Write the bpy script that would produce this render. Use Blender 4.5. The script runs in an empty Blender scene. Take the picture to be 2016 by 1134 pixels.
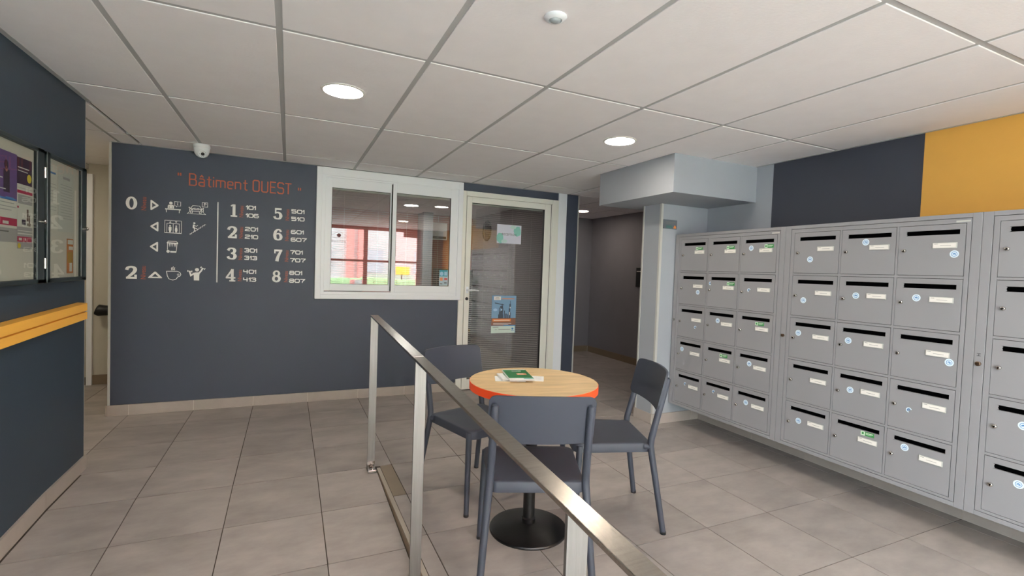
import bpy, bmesh, math, random
from mathutils import Vector, Matrix
random.seed(7)
C = bpy.context.scene.collection
scene = bpy.context.scene

# ------------------------------------------------------------------ camera
H = 1.302
YAW, PIT, ROL = 0.432207603, -0.0344258135, 0.035862926
FPX = 954.3723
def cam_axes():
    f = Vector((math.sin(YAW)*math.cos(PIT), math.cos(YAW)*math.cos(PIT), math.sin(PIT)))
    r = Vector((math.cos(YAW), -math.sin(YAW), 0)); u = r.cross(f)
    return math.cos(ROL)*r+math.sin(ROL)*u, -math.sin(ROL)*r+math.cos(ROL)*u, f
r_, u_, f_ = cam_axes()
cd = bpy.data.cameras.new('camera'); cam = bpy.data.objects.new('camera', cd); C.objects.link(cam)
cd.sensor_width = 36; cd.lens = FPX/2016*36; cd.clip_start = 0.02
m = Matrix.Identity(4)
for i in range(3):
    m[i][0] = r_[i]; m[i][1] = u_[i]; m[i][2] = -f_[i]
m[0][3], m[1][3], m[2][3] = 0, 0, H
cam.matrix_world = m
scene.camera = cam
# ------------------------------------------------------------------ view, world, daylight
vs = scene.view_settings
vs.view_transform = 'Standard'; vs.look = 'None'; vs.exposure = 0.0; vs.gamma = 1; vs.use_curve_mapping = False
SKY = 28.5
LAMP = 115.0
w = bpy.data.worlds.new('sky'); scene.world = w; w.use_nodes = True
bg = w.node_tree.nodes['Background']; bg.inputs[0].default_value = (0.86, 0.92, 1.0, 1); bg.inputs[1].default_value = SKY
def portal(x, y, z, sx, sz, rot):
    l = bpy.data.lights.new('daylight_portal', 'AREA'); l.shape = 'RECTANGLE'; l.size = sx; l.size_y = sz
    l.cycles.is_portal = True
    o = bpy.data.objects.new('daylight_portal', l); C.objects.link(o); o.location = (x, y, z); o.rotation_euler = rot
portal(1.2, -1.93, 1.0, 4.7, 2.45, (math.pi/2, 0, 0))
try:
    scene.cycles.use_denoising = True
    scene.cycles.max_bounces = 10; scene.cycles.diffuse_bounces = 6; scene.cycles.transparent_max_bounces = 24
    scene.cycles.sample_clamp_indirect = 6
except Exception: pass

# ------------------------------------------------------------------ materials
def lin(c):
    c = c/255.0
    return c/12.92 if c <= 0.04045 else ((c+0.055)/1.055)**2.4
def RGB(c): return (lin(c[0]), lin(c[1]), lin(c[2]), 1)
MATS = {}
def mat(name, c, rough=0.5, metal=0.0, noise=None, bump=None, emit=None, spec=0.5, rnd=0.0, aniso=None, coat=0.0):
    if name in MATS: return MATS[name]
    M = bpy.data.materials.new(name); M.use_nodes = True; nt = M.node_tree; N = nt.nodes; L = nt.links
    b = N['Principled BSDF']
    b.inputs['Base Color'].default_value = RGB(c); b.inputs['Roughness'].default_value = rough
    b.inputs['Metallic'].default_value = metal; b.inputs['Specular IOR Level'].default_value = spec
    if coat: b.inputs['Coat Weight'].default_value = coat; b.inputs['Coat Roughness'].default_value = 0.08
    tc = N.new('ShaderNodeTexCoord')
    if noise or rnd:
        mx = N.new('ShaderNodeMix'); mx.data_type = 'RGBA'; mx.blend_type = 'MULTIPLY'; mx.inputs['Factor'].default_value = 1
        mx.inputs['A'].default_value = RGB(c)
        mr = N.new('ShaderNodeMapRange')
        if noise:
            sc, amt = noise[0], noise[1]
            mp = N.new('ShaderNodeMapping'); mp.inputs['Scale'].default_value = noise[2] if len(noise) > 2 else (1, 1, 1)
            L.new(tc.outputs['Object'], mp.inputs['Vector'])
            n = N.new('ShaderNodeTexNoise'); n.inputs['Scale'].default_value = sc; n.inputs['Detail'].default_value = 6
            n.inputs['Roughness'].default_value = 0.62
            if rnd:
                oi = N.new('ShaderNodeObjectInfo'); ad = N.new('ShaderNodeVectorMath'); ad.operation = 'ADD'
                mu = N.new('ShaderNodeMath'); mu.operation = 'MULTIPLY'; mu.inputs[1].default_value = 37
                L.new(oi.outputs['Random'], mu.inputs[0]); L.new(mp.outputs[0], ad.inputs[0]); L.new(mu.outputs[0], ad.inputs[1])
                L.new(ad.outputs[0], n.inputs['Vector'])
            else:
                L.new(mp.outputs[0], n.inputs['Vector'])
            mr.inputs['From Min'].default_value = 0.3; mr.inputs['From Max'].default_value = 0.7
            mr.inputs['To Min'].default_value = 1-amt; mr.inputs['To Max'].default_value = 1+amt*0.5
            L.new(n.outputs['Fac'], mr.inputs['Value'])
            src = mr.outputs['Result']
        if rnd:
            oi2 = N.new('ShaderNodeObjectInfo'); mr2 = N.new('ShaderNodeMapRange')
            mr2.inputs['To Min'].default_value = 1-rnd; mr2.inputs['To Max'].default_value = 1+rnd*0.5
            L.new(oi2.outputs['Random'], mr2.inputs['Value'])
            if noise:
                mm = N.new('ShaderNodeMath'); mm.operation = 'MULTIPLY'; L.new(src, mm.inputs[0]); L.new(mr2.outputs['Result'], mm.inputs[1]); src = mm.outputs[0]
            else: src = mr2.outputs['Result']
        L.new(src, mx.inputs['B']); L.new(mx.outputs['Result'], b.inputs['Base Color'])
    if bump:
        n2 = N.new('ShaderNodeTexNoise'); n2.inputs['Scale'].default_value = bump[0]; n2.inputs['Detail'].default_value = 3
        mp2 = N.new('ShaderNodeMapping'); mp2.inputs['Scale'].default_value = bump[2] if len(bump) > 2 else (1, 1, 1)
        L.new(tc.outputs['Object'], mp2.inputs['Vector']); L.new(mp2.outputs[0], n2.inputs['Vector'])
        bp = N.new('ShaderNodeBump'); bp.inputs['Strength'].default_value = bump[1]; bp.inputs['Distance'].default_value = 0.002
        L.new(n2.outputs['Fac'], bp.inputs['Height']); L.new(bp.outputs[0], b.inputs['Normal'])
    if emit:
        b.inputs['Emission Color'].default_value = RGB(emit[0]); b.inputs['Emission Strength'].default_value = emit[1]
    MATS[name] = M
    return M
def glass(name, ior=1.9, tint=(235, 238, 236)):
    M = bpy.data.materials.new(name); M.use_nodes = True; nt = M.node_tree; N = nt.nodes; L = nt.links
    N.remove(N['Principled BSDF']); out = N['Material Output']
    t = N.new('ShaderNodeBsdfTransparent'); t.inputs[0].default_value = RGB(tint)
    g = N.new('ShaderNodeBsdfGlossy'); g.inputs['Roughness'].default_value = 0.0
    f = N.new('ShaderNodeFresnel'); f.inputs['IOR'].default_value = ior
    ge = N.new('ShaderNodeNewGeometry'); inv = N.new('ShaderNodeMath'); inv.operation = 'SUBTRACT'; inv.inputs[0].default_value = 1; L.new(ge.outputs['Backfacing'], inv.inputs[1])
    ml = N.new('ShaderNodeMath'); ml.operation = 'MULTIPLY'; L.new(f.outputs[0], ml.inputs[0]); L.new(inv.outputs[0], ml.inputs[1])
    mx = N.new('ShaderNodeMixShader'); L.new(ml.outputs[0], mx.inputs[0]); L.new(t.outputs[0], mx.inputs[1]); L.new(g.outputs[0], mx.inputs[2])
    L.new(mx.outputs[0], out.inputs['Surface'])
    return M
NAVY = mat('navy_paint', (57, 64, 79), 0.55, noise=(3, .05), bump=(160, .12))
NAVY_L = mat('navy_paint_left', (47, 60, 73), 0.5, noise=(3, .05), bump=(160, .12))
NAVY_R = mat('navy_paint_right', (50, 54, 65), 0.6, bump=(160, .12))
YELLOW = mat('yellow_paint', (206, 154, 68), 0.6, noise=(4, .04), bump=(160, .12))
GREY = mat('light_grey_paint', (158, 163, 170), 0.6, noise=(4, .03), bump=(140, .12))
CORR = mat('corridor_grey_paint', (128, 126, 131), 0.7, noise=(3, .05))
BEIGE = mat('passage_cream_paint', (196, 192, 180), 0.7, noise=(3, .05))
OFFW = mat('office_wall_paint', (176, 168, 172), 0.8)
OFFRED = mat('office_red_paint', (176, 106, 100), 0.8)
TILE = mat('floor_tile_ceramic', (166, 159, 154), 0.42, noise=(3.4, .24, (1, 1.9, 1)), bump=(90, .06), rnd=.09, spec=.45)
SKIRT = mat('skirting_tile_ceramic', (170, 160, 152), 0.45, noise=(5, .1), rnd=.05)
SKIRT_D = mat('skirting_tile_brown', (128, 112, 92), 0.45, noise=(5, .1), rnd=.05)
GROUT = mat('grout', (72, 64, 56), 0.9)
JOINT = mat('skirting_joint', (205, 200, 190), 0.8)
CEIL = mat('ceiling_mineral_fibre', (246, 243, 245), 0.9, noise=(7, .025), bump=(55, .35, (1, 2, 1)), rnd=.02, spec=.2)
TBAR = mat('ceiling_bar_paint', (178, 178, 178), 0.5)
CEILV = mat('ceiling_void', (60, 58, 56), 0.9)
WHITEM = mat('white_powder_coat', (242, 246, 252), 0.35)
CREAM = mat('cream_powder_coat', (236, 236, 228), 0.35)
ALU = mat('aluminium_profile', (196, 196, 190), 0.4, metal=.15, bump=(40, .2))
BLACK = mat('black_rubber', (16, 17, 18), 0.5)
STEEL = mat('brushed_steel', (140, 137, 136), 0.45, metal=1, noise=(6, .12, (14, 14, .6)), bump=(60, .25, (14, 14, .5)))
STEELR = mat('brushed_steel_rail', (176, 170, 162), 0.24, metal=1, noise=(6, .16, (1.5, 22, 22)), bump=(50, .2, (8, .6, 8)))
CHROME = mat('chrome', (200, 196, 190), 0.15, metal=1)
CHAIR = mat('chair_plastic', (56, 61, 72), 0.5, bump=(700, .15), spec=.4)
ORANGE = mat('orange_edge', (244, 82, 34), 0.45)
BASEB = mat('black_cast_iron', (13, 13, 14), 0.35, bump=(220, .25))
BOXG = mat('mailbox_grey', (143, 142, 145), 0.5, bump=(500, .18), spec=.4)
BOXE = mat('mailbox_grey_edge', (136, 136, 140), 0.5)
DARK = mat('recess_shade', (4, 4, 5), 0.9, spec=0)  # near-black paint for the shade inside slots, gaps and keyholes
GROOVE = mat('shadow_groove', (52, 50, 52), 0.9)
CARD = mat('white_card', (236, 232, 226), 0.6)
INK = mat('grey_ink', (110, 108, 108), 0.7)
VWHITE = mat('white_vinyl', (248, 248, 246), 0.5)
VRUST = mat('rust_vinyl', (172, 80, 48), 0.5)
BLUEW = mat('sticker_pale_blue', (222, 236, 246), 0.4)
BLUE = mat('sticker_blue', (62, 128, 186), 0.4)
GREEN = mat('sticker_green', (62, 138, 76), 0.4)
GLASS = glass('window_glass', 2.45)
GLASSB = glass('board_glass', 1.4)
GLASSF = glass('facade_glass', 1.3)
# wood
WOOD = mat('oak_laminate', (214, 184, 136), 0.4, noise=(7, .27, (.6, 4, 1)), bump=(30, .05, (.5, 6, 1)))

# ------------------------------------------------------------------ mesh builder
class MB:
    def __init__(s): s.bm = bmesh.new(); s.mats = []
    def mi(s, m):
        if m not in s.mats: s.mats.append(m)
        return s.mats.index(m)
    def add(s, verts, faces, m, smooth=False):
        vs_ = [s.bm.verts.new(v) for v in verts]; k = s.mi(m)
        for f in faces:
            try: F = s.bm.faces.new([vs_[i] for i in f]); F.material_index = k; F.smooth = smooth
            except ValueError: pass
        return vs_
    def box(s, x0, x1, y0, y1, z0, z1, m, bev=0):
        if x0 > x1: x0, x1 = x1, x0
        if y0 > y1: y0, y1 = y1, y0
        if z0 > z1: z0, z1 = z1, z0
        b = min(bev, (x1-x0)*.45, (y1-y0)*.45, (z1-z0)*.45)
        if b <= 0:
            V = [(x0, y0, z0), (x1, y0, z0), (x1, y1, z0), (x0, y1, z0), (x0, y0, z1), (x1, y0, z1), (x1, y1, z1), (x0, y1, z1)]
            s.add(V, [(0, 3, 2, 1), (4, 5, 6, 7), (0, 1, 5, 4), (1, 2, 6, 5), (2, 3, 7, 6), (3, 0, 4, 7)], m); return
        before = set(s.bm.verts)
        V = s.add([(x0, y0, z0), (x1, y0, z0), (x1, y1, z0), (x0, y1, z0), (x0, y0, z1), (x1, y0, z1), (x1, y1, z1), (x0, y1, z1)],
              [(0, 3, 2, 1), (4, 5, 6, 7), (0, 1, 5, 4), (1, 2, 6, 5), (2, 3, 7, 6), (3, 0, 4, 7)], m)
        es = {e for v in V for e in v.link_edges}
        bmesh.ops.bevel(s.bm, geom=list(es), offset=b, segments=2, affect='EDGES', profile=.5, material=s.mi(m))
    def lathe(s, prof, m, cx=0, cy=0, n=32, smooth=True, mtx=None):
        V = []; F = []
        for (r, z) in prof:
            for k in range(n):
                a = 2*math.pi*k/n; p = Vector((cx+r*math.cos(a), cy+r*math.sin(a), z))
                V.append(mtx @ p if mtx else p)
        for i in range(len(prof)-1):
            for k in range(n):
                F.append((i*n+k, i*n+(k+1) % n, (i+1)*n+(k+1) % n, (i+1)*n+k))
        F.append(tuple(reversed(range(n)))); F.append(tuple((len(prof)-1)*n+k for k in range(n)))
        s.add(V, F, m, smooth)
    def tube(s, pts, rad, m, n=14, smooth=True, cap=True, flat=1.0):
        pts = [Vector(p) for p in pts]; R = rad if isinstance(rad, (list, tuple)) else [rad]*len(pts)
        V = []; F = []; prev = None
        for i, p in enumerate(pts):
            t = (pts[min(i+1, len(pts)-1)]-pts[max(i-1, 0)]).normalized()
            if prev is None:
                a = Vector((1, 0, 0)) if abs(t.x) < .9 else Vector((0, 1, 0))
                u = (a - t*a.dot(t)).normalized()
            else: u = (prev - t*prev.dot(t)).normalized()
            prev = u; v = t.cross(u)
            for k in range(n):
                a = 2*math.pi*k/n; V.append(p+u*math.cos(a)*R[i]+v*math.sin(a)*R[i]*flat)
        for i in range(len(pts)-1):
            for k in range(n): F.append((i*n+k, i*n+(k+1) % n, (i+1)*n+(k+1) % n, (i+1)*n+k))
        if cap: F.append(tuple(reversed(range(n)))); F.append(tuple((len(pts)-1)*n+k for k in range(n)))
        s.add(V, F, m, smooth)
    def prism(s, poly, m, y0, y1, T=lambda x, z, y: (x, y, z), side=None):
        """poly in (x,z), front at y0, back at y1"""
        n = len(poly)
        V = [T(p[0], p[1], y0) for p in poly]+[T(p[0], p[1], y1) for p in poly]
        F = [tuple(range(n)), tuple(reversed(range(n, 2*n)))]
        for i in range(n): F.append((i, i+n, (i+1) % n+n, (i+1) % n))
        s.add(V, F, m)
    def quadstrip(s, A, B, m, y0, y1, T=lambda x, z, y: (x, y, z), closed=False):
        n = len(A); V = [T(p[0], p[1], y0) for p in A]+[T(p[0], p[1], y0) for p in B]
        V += [T(p[0], p[1], y1) for p in A]+[T(p[0], p[1], y1) for p in B]
        F = []; rng = range(n if closed else n-1)
        for i in rng:
            j = (i+1) % n
            F.append((i, j, n+j, n+i)); F.append((i, 2*n+i, 2*n+j, j)); F.append((n+i, n+j, 3*n+j, 3*n+i))
        s.add(V, F, m)
    def mesh(s, name, fix=True, sharp=35):
        if fix: bmesh.ops.recalc_face_normals(s.bm, faces=s.bm.faces[:])
        me = bpy.data.meshes.new(name); s.bm.to_mesh(me); s.bm.free()
        for m in s.mats: me.materials.append(m)
        if any(p.use_smooth for p in me.polygons):
            try: me.set_sharp_from_angle(angle=math.radians(sharp))
            except Exception: pass
        return me
    def obj(s, name, parent=None, loc=None, **kw):
        return link(s.mesh(name, **kw), name, parent, loc)
def link(me, name, parent=None, loc=None, rot=None):
    o = bpy.data.objects.new(name, me); C.objects.link(o)
    if parent: o.parent = parent
    if loc: o.location = loc
    if rot: o.rotation_euler = rot
    return o
def thing(name, label, cat, loc=(0, 0, 0), rz=0, group=None):
    o = bpy.data.objects.new(name, None); C.objects.link(o); o.empty_display_size = .1
    o.location = loc; o.rotation_euler = (0, 0, rz); o['label'] = label; o['category'] = cat
    if group: o['group'] = group
    return o
def tag(o, label, cat, group=None):
    o['label'] = label; o['category'] = cat
    if group: o['group'] = group
    return o
def struct(o, label=None, cat='structure'):
    o['kind'] = 'structure'
    if label: o['label'] = label
    o['category'] = cat
    return o
def dup(root):
    r = root.copy(); C.objects.link(r)
    for ch in root.children:
        c = ch.copy(); C.objects.link(c); c.parent = r
        for g in ch.children:
            d = g.copy(); C.objects.link(d); d.parent = c
    return r
def simple(name, m, *boxes, bev=0, parent=None):
    b = MB()
    for q in boxes: b.box(*q, m, bev=bev)
    return b.obj(name, parent)
def text_polys(txt, size, sx=1.0, spacing=1.0):
    cu = bpy.data.curves.new('t', 'FONT'); cu.body = txt; cu.size = size; cu.align_x = 'CENTER'; cu.align_y = 'CENTER'; cu.space_character = spacing
    cu.resolution_u = 3
    o = bpy.data.objects.new('t', cu); C.objects.link(o)
    dg = bpy.context.evaluated_depsgraph_get(); dg.update()
    me = bpy.data.meshes.new_from_object(o.evaluated_get(dg))
    P = [[(me.vertices[i].co.x*sx, me.vertices[i].co.y) for i in p.vertices] for p in me.polygons]
    bpy.data.objects.remove(o); bpy.data.curves.remove(cu); bpy.data.meshes.remove(me)
    return P
def xf(polys, dx=0, dy=0, s=1, rot=0):
    c, n = math.cos(rot), math.sin(rot)
    return [[(dx+s*(p[0]*c-p[1]*n), dy+s*(p[0]*n+p[1]*c)) for p in P] for P in polys]

# ------------------------------------------------------------------ dimensions
ZC = 2.225; YB = 4.928; XL = -1.115; XR = 3.47; YF = -1.9
TX0, TY0, TP = 0.183, 1.360, 0.4562
XE = 0.54         # platform edge / ramp side
YR = 3.182        # top of the ramp
SL = 0.05
def ramp_z(y): return min(0.0, SL*(y-YR))

# ------------------------------------------------------------------ floor
floor = simple('floor', GROUT, (-3.2, 4.75, YR, 7.6, -.12, -.003), (XE, 4.75, YF, YR, -.4, -.003))
struct(floor, 'beige grey ceramic tiled lobby floor', 'floor')
g = .0024
tile_me = None
def tile_mesh(w, d):
    b = MB(); b.box(0, w, 0, d, -.009, 0, TILE); return b.mesh('floor_tile')
full = tile_mesh(TP-2*g, TP-2*g)
def put_tile(x0, x1, y0, y1, parent=floor):
    if x1-x0 < .02 or y1-y0 < .02: return
    me = full if abs(x1-x0-TP) < 1e-4 and abs(y1-y0-TP) < 1e-4 else tile_mesh(x1-x0-2*g, y1-y0-2*g)
    link(me, 'floor_tile', parent, (x0+g, y0+g, 0))
def regions(x0, x1, y0, y1):
    i = math.floor((x0-TX0)/TP)
    while TX0+i*TP < x1:
        a, b_ = max(x0, TX0+i*TP), min(x1, TX0+(i+1)*TP)
        j = math.floor((y0-TY0)/TP)
        while TY0+j*TP < y1:
            put_tile(a, b_, max(y0, TY0+j*TP), min(y1, TY0+(j+1)*TP)); j += 1
        i += 1
XW = TX0-3*TP
regions(XW, XR, 3.638, YB-.0)
regions(XL+.016, XR, YR, 3.638)
regions(XE+.022, XR, .45, YR)
regions(-2.2, XW, 3.75, 6.2)
regions(3.1, 4.6, YB, 6.85); regions(XR, 4.6, 3.57, YB)
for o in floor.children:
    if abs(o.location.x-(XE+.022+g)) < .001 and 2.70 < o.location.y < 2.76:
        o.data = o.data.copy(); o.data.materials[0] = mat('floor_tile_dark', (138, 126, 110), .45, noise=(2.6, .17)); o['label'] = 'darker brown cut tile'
# near strip behind the camera joined
b = MB(); b.box(XE+.022, XR, YF, .45-g, -.009, 0, TILE); o = b.obj('floor_tile', floor); o['kind'] = 'stuff'
# ramp
b = MB()
zb = ramp_z(YF)
b.add([(-1.11, YF, zb-.004), (XE-.004, YF, zb-.004), (XE-.004, YR, -.004), (-1.11, YR, -.004), (-1.11, YF, -.5), (XE-.004, YF, -.5), (XE-.004, YR, -.5), (-1.11, YR, -.5)],
      [(0, 1, 2, 3), (4, 7, 6, 5), (0, 4, 5, 1), (1, 5, 6, 2), (2, 6, 7, 3), (3, 7, 4, 0)], GROUT)
ramp = b.obj('floor_ramp'); struct(ramp, 'tiled ramp falling towards the entrance beside the steel handrail', 'ramp')
ang = math.atan(SL)
for i in range(-3, 1):
    for j in range(0, 7):
        a = max(XL+.016, TX0+i*TP); c = min(XE-.006, TX0+(i+1)*TP)
        y1 = YR-j*TP; y0 = y1-TP
        if c-a < .03: continue
        me = full if c-a > TP-1e-4 else tile_mesh(c-a-2*g, TP-2*g)
        o = link(me, 'floor_tile', ramp, (a+g, y0+g, ramp_z(y0+g)), (ang, 0, 0))
b = MB(); y1 = YR-7*TP
b.add([(-1.11, YF, zb), (XE-.006, YF, zb), (XE-.006, y1, ramp_z(y1)), (-1.11, y1, ramp_z(y1))], [(0, 1, 2, 3)], TILE); o = b.obj('floor_tile', ramp); o['kind'] = 'stuff'
# riser face of the platform + pale edge trim
b = MB(); b.box(XE-.004, XE, YF, YR-.05, -.3, -.004, SKIRT_D); o = b.obj('trim_1'); struct(o, 'brown tiled riser along the ramp', 'trim')
b = MB(); b.box(XE-.002, XE+.020, YF, YR-.03, -.006, .002, mat('edge_strip', (164, 156, 144), .6)); o = b.obj('trim_2'); struct(o, 'pale edging strip along the platform edge', 'trim')

# ------------------------------------------------------------------ ceiling
ceil = simple('ceiling', CEILV, (-3.2, 4.75, YF, 8.45, ZC+.05, ZC+.12)); struct(ceil, 'suspended ceiling of white mineral fibre panels', 'ceiling')
CX0, CPX = -0.052, 0.6032; CY0, CPY = 0.965, 1.2025
PANELS = {}
def panel(x0, x1, y0, y1):
    if x1-x0 < .03 or y1-y0 < .03: return
    key = (round(x1-x0, 3), round(y1-y0, 3))
    if key not in PANELS:
        w_, d_ = x1-x0-.024, y1-y0-.024
        b = MB(); b.box(0, w_, 0, d_, 0, .018, CEIL, bev=.0025); PANELS[key] = b.mesh('ceiling_panel')
    link(PANELS[key], 'ceiling_panel', ceil, (x0+.012, y0+.012, ZC))
def bars_and_panels(x0, x1, y0, y1):
    xs = [x0]+[CX0+CPX*i for i in range(-8, 12) if x0+.02 < CX0+CPX*i < x1-.02]+[x1]
    ys = [y0]+[CY0+CPY*i for i in range(-4, 8) if y0+.02 < CY0+CPY*i < y1-.02]+[y1]
    for i in range(len(xs)-1):
        for j in range(len(ys)-1): panel(xs[i], xs[i+1], ys[j], ys[j+1])
    for x in xs[1:-1]:
        b = MB(); b.box(x-.0125, x+.0125, y0, y1, ZC+.0035, ZC+.03, TBAR); b.obj('ceiling_bar', ceil)
    for y in ys[1:-1]:
        b = MB(); b.box(x0, x1, y-.0125, y+.0125, ZC+.0037, ZC+.03, TBAR); b.obj('ceiling_bar', ceil)
bars_and_panels(XL, XR, YF, YB)
bars_and_panels(-2.6, XL, 3.72, 6.6)
bars_and_panels(XL, -1.31, YB, YB)
bars_and_panels(3.1, 4.62, YB, 7.0); bars_and_panels(XR, 4.62, 3.54, YB)
# perimeter angle
def angle_trim(n, lab, *bx):
    o = simple('trim_%d' % n, TBAR, *bx); struct(o, lab, 'trim')
angle_trim(3, 'pale ceiling edge angle along the left wall', (XL, XL+.024, YF, 3.745, ZC-.002, ZC+.02))
angle_trim(4, 'pale ceiling edge angle along the sign wall', (-1.31, 3.1, YB-.022, YB, ZC-.002, ZC+.02))
angle_trim(5, 'pale ceiling edge angle above the mailboxes', (XR-.02, XR, YF, 2.81, ZC-.002, ZC+.02))

# ------------------------------------------------------------------ walls
o = simple('wall_back', NAVY, (-1.31, .222, YB, YB+.1, -.02, ZC+.05), (.222, 1.66, YB, YB+.1, -.02, .977), (1.66, 2.826, YB, YB+.1, 2.138, ZC+.05), (.222, 1.66, YB, YB+.1, 2.217, ZC+.05), (2.936, 3.097, YB, YB+.1, -.02, ZC+.05))
struct(o, 'dark navy sign wall around the reception window and door', 'wall')
o = simple('trim_6', WHITEM, (2.826, 2.936, YB-.012, YB+.1, 0, ZC)); struct(o, 'white filler panel right of the reception door', 'trim')
o = simple('trim_7', ALU, (-1.326, -1.309, YB-.004, YB+.1, .088, ZC)); struct(o, 'pale metal corner profile at the left end of the sign wall', 'trim')
o = simple('trim_8', ALU, (3.095, 3.112, YB-.004, YB+.1, 0, ZC)); struct(o, 'thin metal corner profile at the corridor end of the sign wall', 'trim')
o = simple('wall_left', NAVY_L, (XL-.12, XL, YF, 3.722, -.4, ZC+.05)); struct(o, 'dark navy wall with notice boards and yellow guard rail', 'wall')
o = simple('trim_9', BEIGE, (XL-.12, XL-.0005, 3.722, 3.73, 0, ZC)); struct(o, 'pale end face of the left wall', 'trim')
o = simple('wall_right', NAVY_R, (XR, XR+.1, 1.655, 2.66, -.3, ZC+.05)); struct(o, 'dark navy painted band of wall above the mailboxes', 'wall')
o = simple('wall_right', YELLOW, (XR, XR+.1, YF, 1.655, -.3, ZC+.05)); struct(o, 'yellow painted band of wall above the nearest mailboxes', 'wall')
o = simple('wall_right', GREY, (XR, XR+.1, 2.66, 3.31, -.02, ZC+.05)); struct(o, 'light grey painted wall beside the soffit', 'wall')
o = simple('wall_pillar', GREY, (2.93, 4.75, 3.31, 3.54, -.02, ZC+.05)); struct(o, 'light grey pillar at the corridor opening', 'wall')
o = simple('trim_10', ALU, (2.926, 2.95, 3.306, 3.325, .09, 1.937)); struct(o, 'worn metal corner guard on the near pillar edge', 'trim')
o = simple('trim_11', ALU, (2.926, 2.945, 3.526, 3.544, .09, 1.937)); struct(o, 'worn metal corner guard on the far pillar edge', 'trim')
o = simple('wall_soffit', GREY, (2.59, XR, 2.81, 3.76, 1.937, ZC+.03), (XR, 4.6, 3.54, 3.76, 1.937, ZC+.03)); struct(o, 'light grey boxed soffit under the ceiling', 'soffit')
o = simple('wall_corridor', CORR, (4.6, 4.7, 3.54, 6.85, -.02, ZC+.05)); struct(o, 'dark grey corridor side wall', 'wall')
o = simple('wall_corridor_end', CORR, (3.085, 4.7, 6.85, 6.95, -.02, ZC+.05)); struct(o, 'dark grey corridor end wall', 'wall')
# passage at left
o = simple('wall_passage', BEIGE, (-1.8, -1.31, 6.2, 6.3, 0, ZC+.05), (-2.7, -1.8, 6.6, 6.7, 0, ZC+.05), (-2.7, -2.6, 3.7, 6.6, 0, ZC+.05), (-2.6, XL-.12, 3.6, 3.7, 0, ZC+.05), (-1.31, -1.25, YB+.1, 6.2, 0, ZC+.05), (-1.83, -1.8, 6.2, 6.6, 0, ZC+.05))
struct(o, 'cream passage walls seen through the gap on the left', 'wall')
o = simple('trim_12', WHITEM, (-1.835, -1.79, 6.17, 6.2, 0, 2.12)); struct(o, 'pale door jamb in the left passage', 'trim')
# office shell
o = simple('wall_office_back', OFFRED, (-1.25, 3.0, 8.3, 8.4, 0, ZC+.05)); struct(o, 'dusty red far wall of the reception office', 'wall')
o = simple('wall_office_side', OFFW, (3.0, 3.09, YB+.1, 8.3, 0, ZC+.05)); struct(o, 'grey side wall of the reception office', 'wall')
o = simple('wall_office_left', OFFW, (-1.25, -1.2, YB+.1, 8.3, 0, ZC+.05)); struct(o, 'grey left wall of the reception office', 'wall')
o = simple('ceiling', CEIL, (-1.2, 3.0, YB+.1, 8.3, ZC+.0, ZC+.03)); struct(o, 'plain ceiling of the reception office', 'ceiling')
o = simple('floor', TILE, (-1.2, 3.0, YB+.1, 8.3, -.01, 0.001)); struct(o, 'floor of the reception office', 'floor')
o = simple('wall_office_column', GREY, (2.0, 2.16, 7.9, 8.3, 0, ZC)); struct(o, 'grey column in the reception office', 'column')
# facade behind the camera
b = MB()
for x in (-1.12, .2, 1.58, 2.83):
    b.box(x, x+.09, YF-.09, YF, -.3, ZC+.05, OFFRED)
b.box(-1.12, 2.9, YF-.09, YF, 2.15, ZC+.05, OFFRED); b.box(-1.12, 2.9, YF-.08, YF-.01, 1.40, 1.45, OFFRED); b.box(2.5, 2.84, YF-.06, YF+.02, 2.03, 2.16, OFFRED)
o = b.obj('window_2'); struct(o, 'entrance glazing with dark red frame', 'window')
simple('pane', GLASSF, (-1.03, 2.83, YF-.05, YF-.044, -.28, 2.15), parent=o)
o = simple('wall_front', GREY, (2.92, XR+.1, YF-.1, YF, -.3, ZC+.05)); struct(o, 'light grey wall beside the entrance', 'wall')

# vinyl logo on the entrance glass (reads the right way round from outside)
b = MB(); yv = YF-.043
def vseg(p, q, w_=.006):
    d = Vector((q[0]-p[0], q[1]-p[1])).normalized(); n_ = Vector((-d.y, d.x))*w_/2
    b.prism([(p[0]+n_.x, p[1]+n_.y), (q[0]+n_.x, q[1]+n_.y), (q[0]-n_.x, q[1]-n_.y), (p[0]-n_.x, p[1]-n_.y)], INKD, yv, yv-.0006)
INKD = mat('dark_ink', (44, 44, 50), .7)
hx = [(LGX+a, LGZ+c) for a, c in ((0, .32), (.27, .14), (.27, -.14), (0, -.32), (-.27, -.14), (-.27, .14))] if False else []
LGX, LGZ = 1.03, 1.87
hx = [(LGX+a*.78, LGZ+c*.78-.02) for a, c in ((0, .30), (.26, .13), (.26, -.13), (0, -.30), (-.26, -.13), (-.26, .13))]
for k in (0, 2, 3, 5): vseg(hx[k], hx[(k+1) % 6])
vseg((hx[4][0], LGZ+.06), (hx[1][0], LGZ+.06))
for P_ in (text_polys('PASTER', .085, 1.0, 1.15),):
    for q in P_: b.prism([(LGX+p[0], LGZ-.03+p[1]) for p in q], INKD, yv, yv-.0006)
o1_ = [(LGX+.045*math.cos(a*.4), LGZ+.115+.045*math.sin(a*.4)) for a in range(16)]; b.prism(o1_, INKD, yv, yv-.0006)
tag(b.obj('vinyl_logo'), 'dark hexagon logo on the entrance glass, mirrored in the left window pane', 'sign')

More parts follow.
